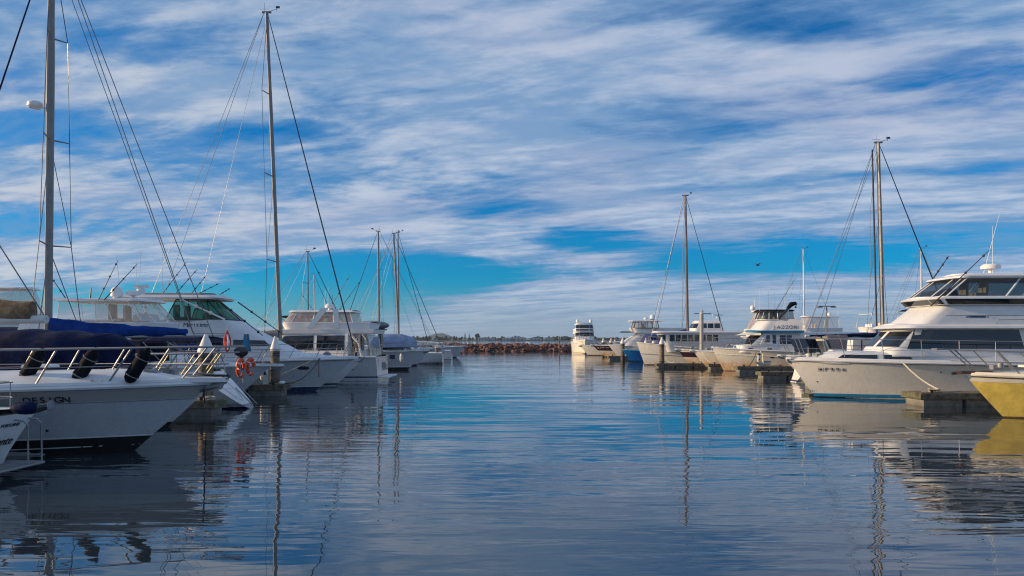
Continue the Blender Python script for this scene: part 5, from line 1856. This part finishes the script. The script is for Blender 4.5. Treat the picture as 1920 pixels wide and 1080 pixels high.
# --- R7 two bows between
b = cruiser('cream bowed cruiser squeezed between the JAZZON boat and the bow with burgundy band', 1299, 65.0, 'R', 10.5, 3.9, 1.55, 1.3, hm=GELO, cab=(1.3, 2.75), zf=4.9, encl=VINYLP, rods=1, domes=0, group=GR)
b = cruiser('cream hulled cruiser with dark burgundy sheer band, second bow left of the JAZZON boat', 1271, 69.5, 'R', 12.5, 3.9, 1.6, 1.3, hm=GELO, fly=False, cab=(1.3, 2.0), group=GR, topsides=BURG)
pontoon(PX(1329, 62), 27, 62.2, .9, 'dark finger pontoon under the cream bow with white rope')
rope((PX(1316, 64), 63.9, 1.5), (PX(1331, 62), 61.9, .6), .15, 'white mooring rope down the cream bow left of the JAZZON boat', ROPE, .03)

# --- R8 deckhouse motor-sailer
b = Boat('motor_yacht', 'long low deckhouse cruiser with row of square windows and high flared cream bow', 'motor yacht', 17, 4.6, 2.25, 1.5, 1194, 74.0, 'R', over=.8, group=GR, hullm=GELW, sp=3.2,
         entry=1.5, flare=1.4, crown=.1)
lx = lambda px, D=73.0: -(PX(px, D) - b.root.location.x)
b.band(-.05, .08, BROWN)
b.rub(TOP, .05)
b.rub(GREYC, .03, q=.5, name='spray_rail')
b.rail(.62, .75, 7, lean=.1, inset=.1, ahead=.0, r=.03)
hh = House((1.3, -7.8, lx(1250), 1.85, 1.5, .6, .6), (2.2, -7.8, lx(1244), 1.8, 1.45, .6, .6), (3.2, -7.8, lx(1236), 1.75, 1.4, .5, .6))
b.house(hh, GELG)  # grey gelcoat puts the white house's bluish shade into its colour
for i in range(8):
    a = 1254 + i * 11.5
    b.side_win(hh, [(lx(a + 9), 2.35), (lx(a), 2.35), (lx(a), 2.98), (lx(a + 9), 2.98)], nu=3, nv=2)
b.side_win(hh, [(lx(1247), 2.25), (lx(1240), 2.25), (lx(1239), 3.0), (lx(1246), 3.0)], nu=3, nv=2)
b.front_win(hh, .7, 1.3, 2.4, 3.0, 3)
b.house(House((3.2, -8.0, lx(1228), 1.95, 1.6, .6, .6), (3.3, -8.0, lx(1229), 1.9, 1.55, .6, .6)), name='roof')
for k in range(3):
    b.side_win(hh, [(lx(1255), 1.62 + k * .2), (lx(1246), 1.62 + k * .2), (lx(1246), 1.68 + k * .2), (lx(1255), 1.68 + k * .2)], DARKM, 'louvre', nu=1, nv=1)
rope((PX(1240, 72), 72.0, 1.6), (PX(1268, 70), 70.4, .5), .6, 'white mooring ropes hanging between the deckhouse cruiser and the dark striped bow', ROPE, .035)
sailer('sailboat stern out behind the deckhouse cruiser with royal blue boom cover and tall brown mast', 1290, 367, 79, 1, 9.2, tpx=1285, mm=mat('bronze mast', (.17, .12, .10), .5, var=.1), cover=BLUEC, group=GR, mastr=.2, boom=4.2, k=.0, coverh=1.3, wire=.018)
# pilothouse boat
b = Boat('motor_yacht', 'blue and white pilothouse boat with wraparound dark windows behind the deckhouse cruiser', 'motor yacht', 14, 4.6, 2.0, 1.7, 0, 86.0, 'R', over=1.2, group=GR, X=PX(1284, 86))
lx = lambda px, D=85.0: -(PX(px, D) - b.root.location.x)
b.band(-.05, .2, NAVY)
hh = House((1.6, -5.5, lx(1293), 1.9, 1.6, .8, .7), (3.1, -5.5, lx(1296), 1.9, 1.6, .8, .7), (4.0, -2, lx(1299), 1.8, 1.5, .8, .7))
b.house(House((1.6, -5.5, lx(1293), 1.9, 1.6, .8, .7), (3.2, -5.5, lx(1296), 1.9, 1.6, .8, .7)))
wh = House((3.2, lx(1354), lx(1296), 1.8, 1.5, .8, .7), (3.75, lx(1353), lx(1297), 1.75, 1.45, .8, .7), (4.4, lx(1350), lx(1303), 1.6, 1.3, .7, .7), (4.65, lx(1347), lx(1306), 1.45, 1.15, .6, .7))
b.house(wh, name='wheelhouse')
for a, c in ((1347, 1337), (1335, 1325), (1323, 1311)):
    b.side_win(wh, [(lx(a), 3.82), (lx(c), 3.82), (lx(c), 4.35), (lx(a), 4.35)], nu=3, nv=2)
b.front_win(wh, .68, 1.32, 3.82, 4.35, 3)
b.tube('signal_yard', [(lx(1306), 0, 5.5), (lx(1338), 0, 5.5)], .05, DARKM)
b.tube('signal_mast', [(lx(1322), 0, 4.6), (lx(1322), 0, 5.9)], .06, DARKM)
b.open_radar(lx(1350), 0, 5.0, 1.2, .2)
b.tube('radar_mast', [(lx(1356), 0, 3.0), (lx(1354), 0, 5.1)], .07, DARKM)

# --- R9 flybridge with dish, R10 burgundy, R11, R12
b = Boat('motor_yacht', 'white flybridge cruiser with large satellite dome and lavender covers, left of the deckhouse cruiser', 'motor yacht', 15, 4.8, 1.9, 1.5, 1140, 97.0, 'R', over=1.6, group=GR, hullm=GEL)
lx = lambda px, D=96.0: -(PX(px, D) - b.root.location.x)
lz = lambda py, D=95.0: H - (py - HZ) / F * D
b.band(-.05, .15, NAVY)
b.rail(.5, .7, 5)
hh = House((1.7, -5.5, lx(1163), 2.0, 1.4, 1.5, .7), (2.6, -5.5, lx(1176), 1.95, 1.35, 1.3, .7), (3.3, -5.5, lx(1196), 1.9, 1.3, 1.0, .7), (3.42, -5.9, lx(1180), 2.0, 1.4, 1.0, .7))
b.house(hh)
b.side_win(hh, [(-5.0, 2.0), (lx(1195), 2.0), (lx(1208), 3.2), (-5.0, 3.2)], mat('lavender shade cover', (.22, .22, .42), .8))
b.side_win(hh, [(-5.3, 1.85), (lx(1200), 1.85), (lx(1203), 1.99), (-5.3, 1.99)], BLUEC, 'cover_hem')
fy = House((3.42, -4.6, lx(1186), 1.8, 1.4, .9, .7), (4.0, -4.7, lx(1182), 1.8, 1.4, .9, .7))
b.house(fy, name='flybridge_coaming')
en = House((4.0, lx(1235), lx(1186), 1.7, 1.4, .6, .7), (4.85, lx(1232), lx(1190), 1.6, 1.25, .5, .7))
b.enclosure(en, (.02, .2, .4, .6, .8, 1.0, 1.2, 1.4, 1.6, 1.8, 1.98), 4.0, 4.85, VINYL, .05, DARKM)
b.house(House((4.84, lx(1241), lx(1180), 1.8, 1.4, .5, .6), (4.98, lx(1240), lx(1182), 1.75, 1.35, .5, .6)), name='hardtop')
b.dome(lx(1226), 0, 4.98, .36)
b.radar(lx(1213), .3, 4.98, .6)
b.seat(lx(1205), .5, 3.5, DARKM)
b.seat(lx(1205), -.5, 3.5, DARKM)
b.whip(lx(1231), 0, 5.0, 1.5)
b.house(House((3.43, lx(1195), lx(1164), .9, .8, .4, .7), (3.52, lx(1195), lx(1166), .9, .8, .4, .7)), BLKC, 'sun_shade')
b = cruiser('white sports cruiser with burgundy topsides behind the middle capped pile on the right', 1111, 106.0, 'R', 14, 4.2, 1.75, 1.5, hm=GELO, fly=False, cab=(1.6, 2.3), group=GR, stripe=BROWN, over=1.9)
b.band(.85, 1.55, BURG, 'burgundy_band', .01, lift=.12)
letters('letter', 'CARINA', .30, INKW, b.root, b.hz(1), -(PX(1134, 105) - b.root.location.x), 1.42, .2, 1, off=.03)
letters('emblem', 'PS', .36, INKW, b.root, b.hz(1), -(PX(1149, 105) - b.root.location.x), 1.25, .26, 1, off=.03)
b = cruiser('cream bowed cruiser with dark shadowed cockpit, directly right of the tall end-on flybridge boat', 1088, 118.0, 'R', 12, 3.9, 1.6, 1.3, hm=GELW, fly=False, cab=(1.3, 2.2), group=GR, stripe=BROWN)

# R12 seen end on
b = Boat('motor_yacht', 'tall white enclosed flybridge boat seen end on, two domes on top, farthest right row boat', 'motor yacht', 14, 4.9, 2.6, 2.0, 0, 137.0, 'R', over=1.4, group=GR, hullm=GELW, X=PX(1095, 137), rot=R(-94))
b.band(-.05, .2, BROWN)
hh = House((1.9, -6.0, 4.2, 2.05, 1.8, 1.0, .6), (3.0, -6.0, 3.8, 2.0, 1.75, .9, .6), (3.9, -6.0, 3.0, 1.95, 1.7, .9, .6), (4.0, -6.0, 3.4, 2.0, 1.75, .9, .6))
b.house(hh)
b.front_win(hh, .70, 1.30, 3.1, 3.75, 3, m=GLASS)
b.side_win(hh, [(-5, 2.6), (2.5, 2.6), (2.0, 3.6), (-5, 3.6)])
wh = House((4.0, -4.5, 3.0, 1.9, 1.7, .7, .55), (4.5, -4.5, 2.9, 1.9, 1.65, .7, .55), (5.25, -4.5, 2.3, 1.75, 1.5, .6, .55), (5.5, -4.5, 2.3, 1.6, 1.4, .6, .55))
b.house(wh, name='wheelhouse')
b.front_win(wh, .68, 1.32, 4.55, 5.2, 3, m=GLASS)
b.front_win(wh, .74, 1.26, 4.12, 4.42, 3, m=GLASS, name='louvre')
b.side_win(wh, [(-4, 4.55), (2.0, 4.55), (1.6, 5.2), (-4, 5.2)])
b.dome(1.2, -1.2, 5.55, .3)
b.dome(1.2, 1.2, 5.55, .3)
b.whip(1.2, 0, 5.5, .8)
b.rail(.5, .8, 6, lean=.1, r=.03)

# blue boat
b = Boat('motorboat', 'small bright blue hulled work boat tucked left of the high cream bow', 'boat', 8.5, 3.0, 1.35, 1.15, 1163, 86.0, 'R', over=.95, group=GR, hullm=BLUEH, deckm=GREYC, dh=14, entry=1.5)
b.rub(mat('light blue rail paint', (.03, .42, .66), .4), .06)
b.band(.02, .12, NAVY)
hh = House((1.15, -3.2, -.4, .9, .8, .3, .6), (2.2, -3.2, -.6, .85, .75, .3, .6))
b.house(hh)
b.side_win(hh, [(-2.8, 1.5), (-1, 1.5), (-1.1, 2.0), (-2.8, 2.0)])
obj('post', MB().tube([(1.2, 0, 1.1), (1.2, 0, 2.0)], .08, 8), TEAK, b.root)
obj('towing_bitts', MB().tube([(.6, -.4, 1.1), (.6, -.4, 1.8), (.6, .4, 1.8), (.6, .4, 1.1)], .05, 8), TEAK, b.root)

# piles, right
pile(PX(1241, 67.5), 67.5, 2.75, .22, 'tall brown mooring pile with white cone cap before the high flared cream bow')
pile(PX(1158.5, 92), 88, 2.7, .25, 'mooring pile with white cone cap standing before the burgundy topsides')
pile(PX(1124, 118), 113, 2.75, .24, 'distant capped pile just right of the end-on flybridge boat')
pile(PX(1146, 110), 110, 2.75, .24, 'distant capped pile, middle of three left of the burgundy cruiser pile')
pile(PX(1153, 120), 120, 2.6, .2, 'smallest distant capped pile right beside the burgundy cruiser pile')
pile(PX(1213, 78), 78.5, 2.7, .22, 'capped pile seen through the high cream bow rail, left one of two')
pile(PX(1225, 83), 82.5, 2.75, .22, 'capped pile seen through the high cream bow rail, right one of two')
pile(PX(1322, 66), 67.2, 4.9, .17, 'tall slim grey steel pile rising above the deckhouse cruiser', m=PILEG, cap=False)
pontoon(PX(1230, 67.5), 27, 67.2, .9, 'low dark pontoon at the foot of the thick capped pile before the cream bow', zt=.38, planks=False)
pontoon(PX(1140, 92), 27, 91.5, .9, 'far pontoon running behind the blue boat', planks=False)
pontoon(15, 27, 38.0, .9, 'finger pontoon hidden in the shade beyond the HP994 cruiser')
PEDS = ((PX(1425, 56.5), 56.7, 'white power pedestal on the weathered pontoon beside the orange toned bow'),
        (PX(495, 33.4), 33.6, 'white power pedestal on the pontoon beside the left capped pile'))
for x, y, lab in PEDS:
    t = thing('power_pedestal', lab, 'pedestal', (x, y, .5), 0, 'power pedestals on the pontoons')
    obj('housing', MB().box((0, 0, .42), (.2, .18, .84), taper=.85), WHT, t, smooth=False)
    obj('lamp_hood', MB().lathe([(.13, .84), (.14, .9), (.06, .97), (0, .98)], (0, 0, 0), 10), DARKM, t)
    obj('socket_cover', MB().box((0, -.095, .5), (.1, .02, .14)), NAVY, t, smooth=False)
    obj('power_cable', MB().tube([(.05, -.1, .5), (.25, -.12, .1), (.5, -.1, .03), (1.0, .05, .03), (1.6, .1, .05)], .018, 5), mat('yellow cable', (.5, .35, .03), .6), t)

for x, y, m_, lab in ((PX(1742, 28.6), 28.3, ROPE, 'coil of white rope on the timber pontoon end below the thick mooring rope'),
                      (PX(400, 24.9), 24.6, ROPE, 'coil of rope on the weathered pontoon end before the scooped stern')):
    pts = [((.17 + .02 * math.sin(k)) * math.cos(k * .7), (.17 + .02 * math.sin(k)) * math.sin(k * .7), .02 + .0018 * k) for k in range(60)]
    o = obj('coiled_line', MB().tube(pts, .018, 5), m_, None, label=lab, cat='rope', group='coils lying on the pontoons')
    o.location = (x, y, .505)
# main walkways
for x, lab in ((-27, 'main walkway pontoon behind the left row of boats'), (28, 'main walkway pontoon behind the right row of boats')):
    t = thing('walkway_pontoon', lab, 'pontoon', (x, 70, 0))
    obj('walkway_deck', MB().box((0, 0, .46), (2.2, 120, .08)), TIMB, t, smooth=False)
    obj('walkway_float', MB().box((0, 0, .1), (2.0, 119, .6)), CONC, t, smooth=False)
# lamp post
t = thing('lamp_post', 'T shaped lamp post above the back row right of the thin white mast', 'lamp post', (PX(1563, 90), 92, 0))
obj('post', MB().tube([(0, 0, 0), (0, 0, 6.6)], [.12, .08], 8), GREYC, t)
obj('lamp_arm', MB().box((0, 0, 6.62), (2.0, .12, .1)), GREYC, t, smooth=False)
for sg in (-1, 1):
    obj('lamp_head', MB().box((sg * .85, 0, 6.52), (.6, .25, .12)), DARKM, t, smooth=False)
# bird
t = thing('seagull', 'lone dark gull flying under the clouds on the right', 'bird', (PX(1421, 60), 60, H + (HZ - 497) / F * 60), R(30))
obj('body', MB().lathe([(0, -.22), (.05, -.15), (.07, 0), (.04, .14), (0, .24)], (0, 0, 0), 8, axis='x'), DARKM, t)
for sg in (-1, 1):
    obj('wing', MB().add([(-.08, 0, .02), (.08, 0, .03), (.06, sg * .28, .16), (-.06, sg * .26, .15), (-.08, sg * .55, .06)], [(0, 1, 2, 3), (3, 2, 4)]), DARKM, t, smooth=False)
obj('tail', MB().add([(-.2, .0, 0), (-.32, .06, 0), (-.32, -.06, 0)], [(0, 1, 2)]), DARKM, t, smooth=False)

# ------------------------------------------------------------------ air
HAZE = 1
if HAZE:
    m = bpy.data.materials.new('pale air')
    m.use_nodes = True
    m.node_tree.nodes.clear()
    q = NG(m.node_tree)
    v = q.n('ShaderNodeVolumePrincipled')
    v.inputs['Color'].default_value = (.62, .80, 1.0, 1)
    v.inputs['Density'].default_value = .00008
    v.inputs['Anisotropy'].default_value = .2
    out = q.n('ShaderNodeOutputMaterial')
    m.node_tree.links.new(v.outputs[0], out.inputs['Volume'])
    mb = MB().box((0, 3550, 36), (9000, 7300, 74))
    obj('haze', mb, m, smooth=False, kind='stuff')
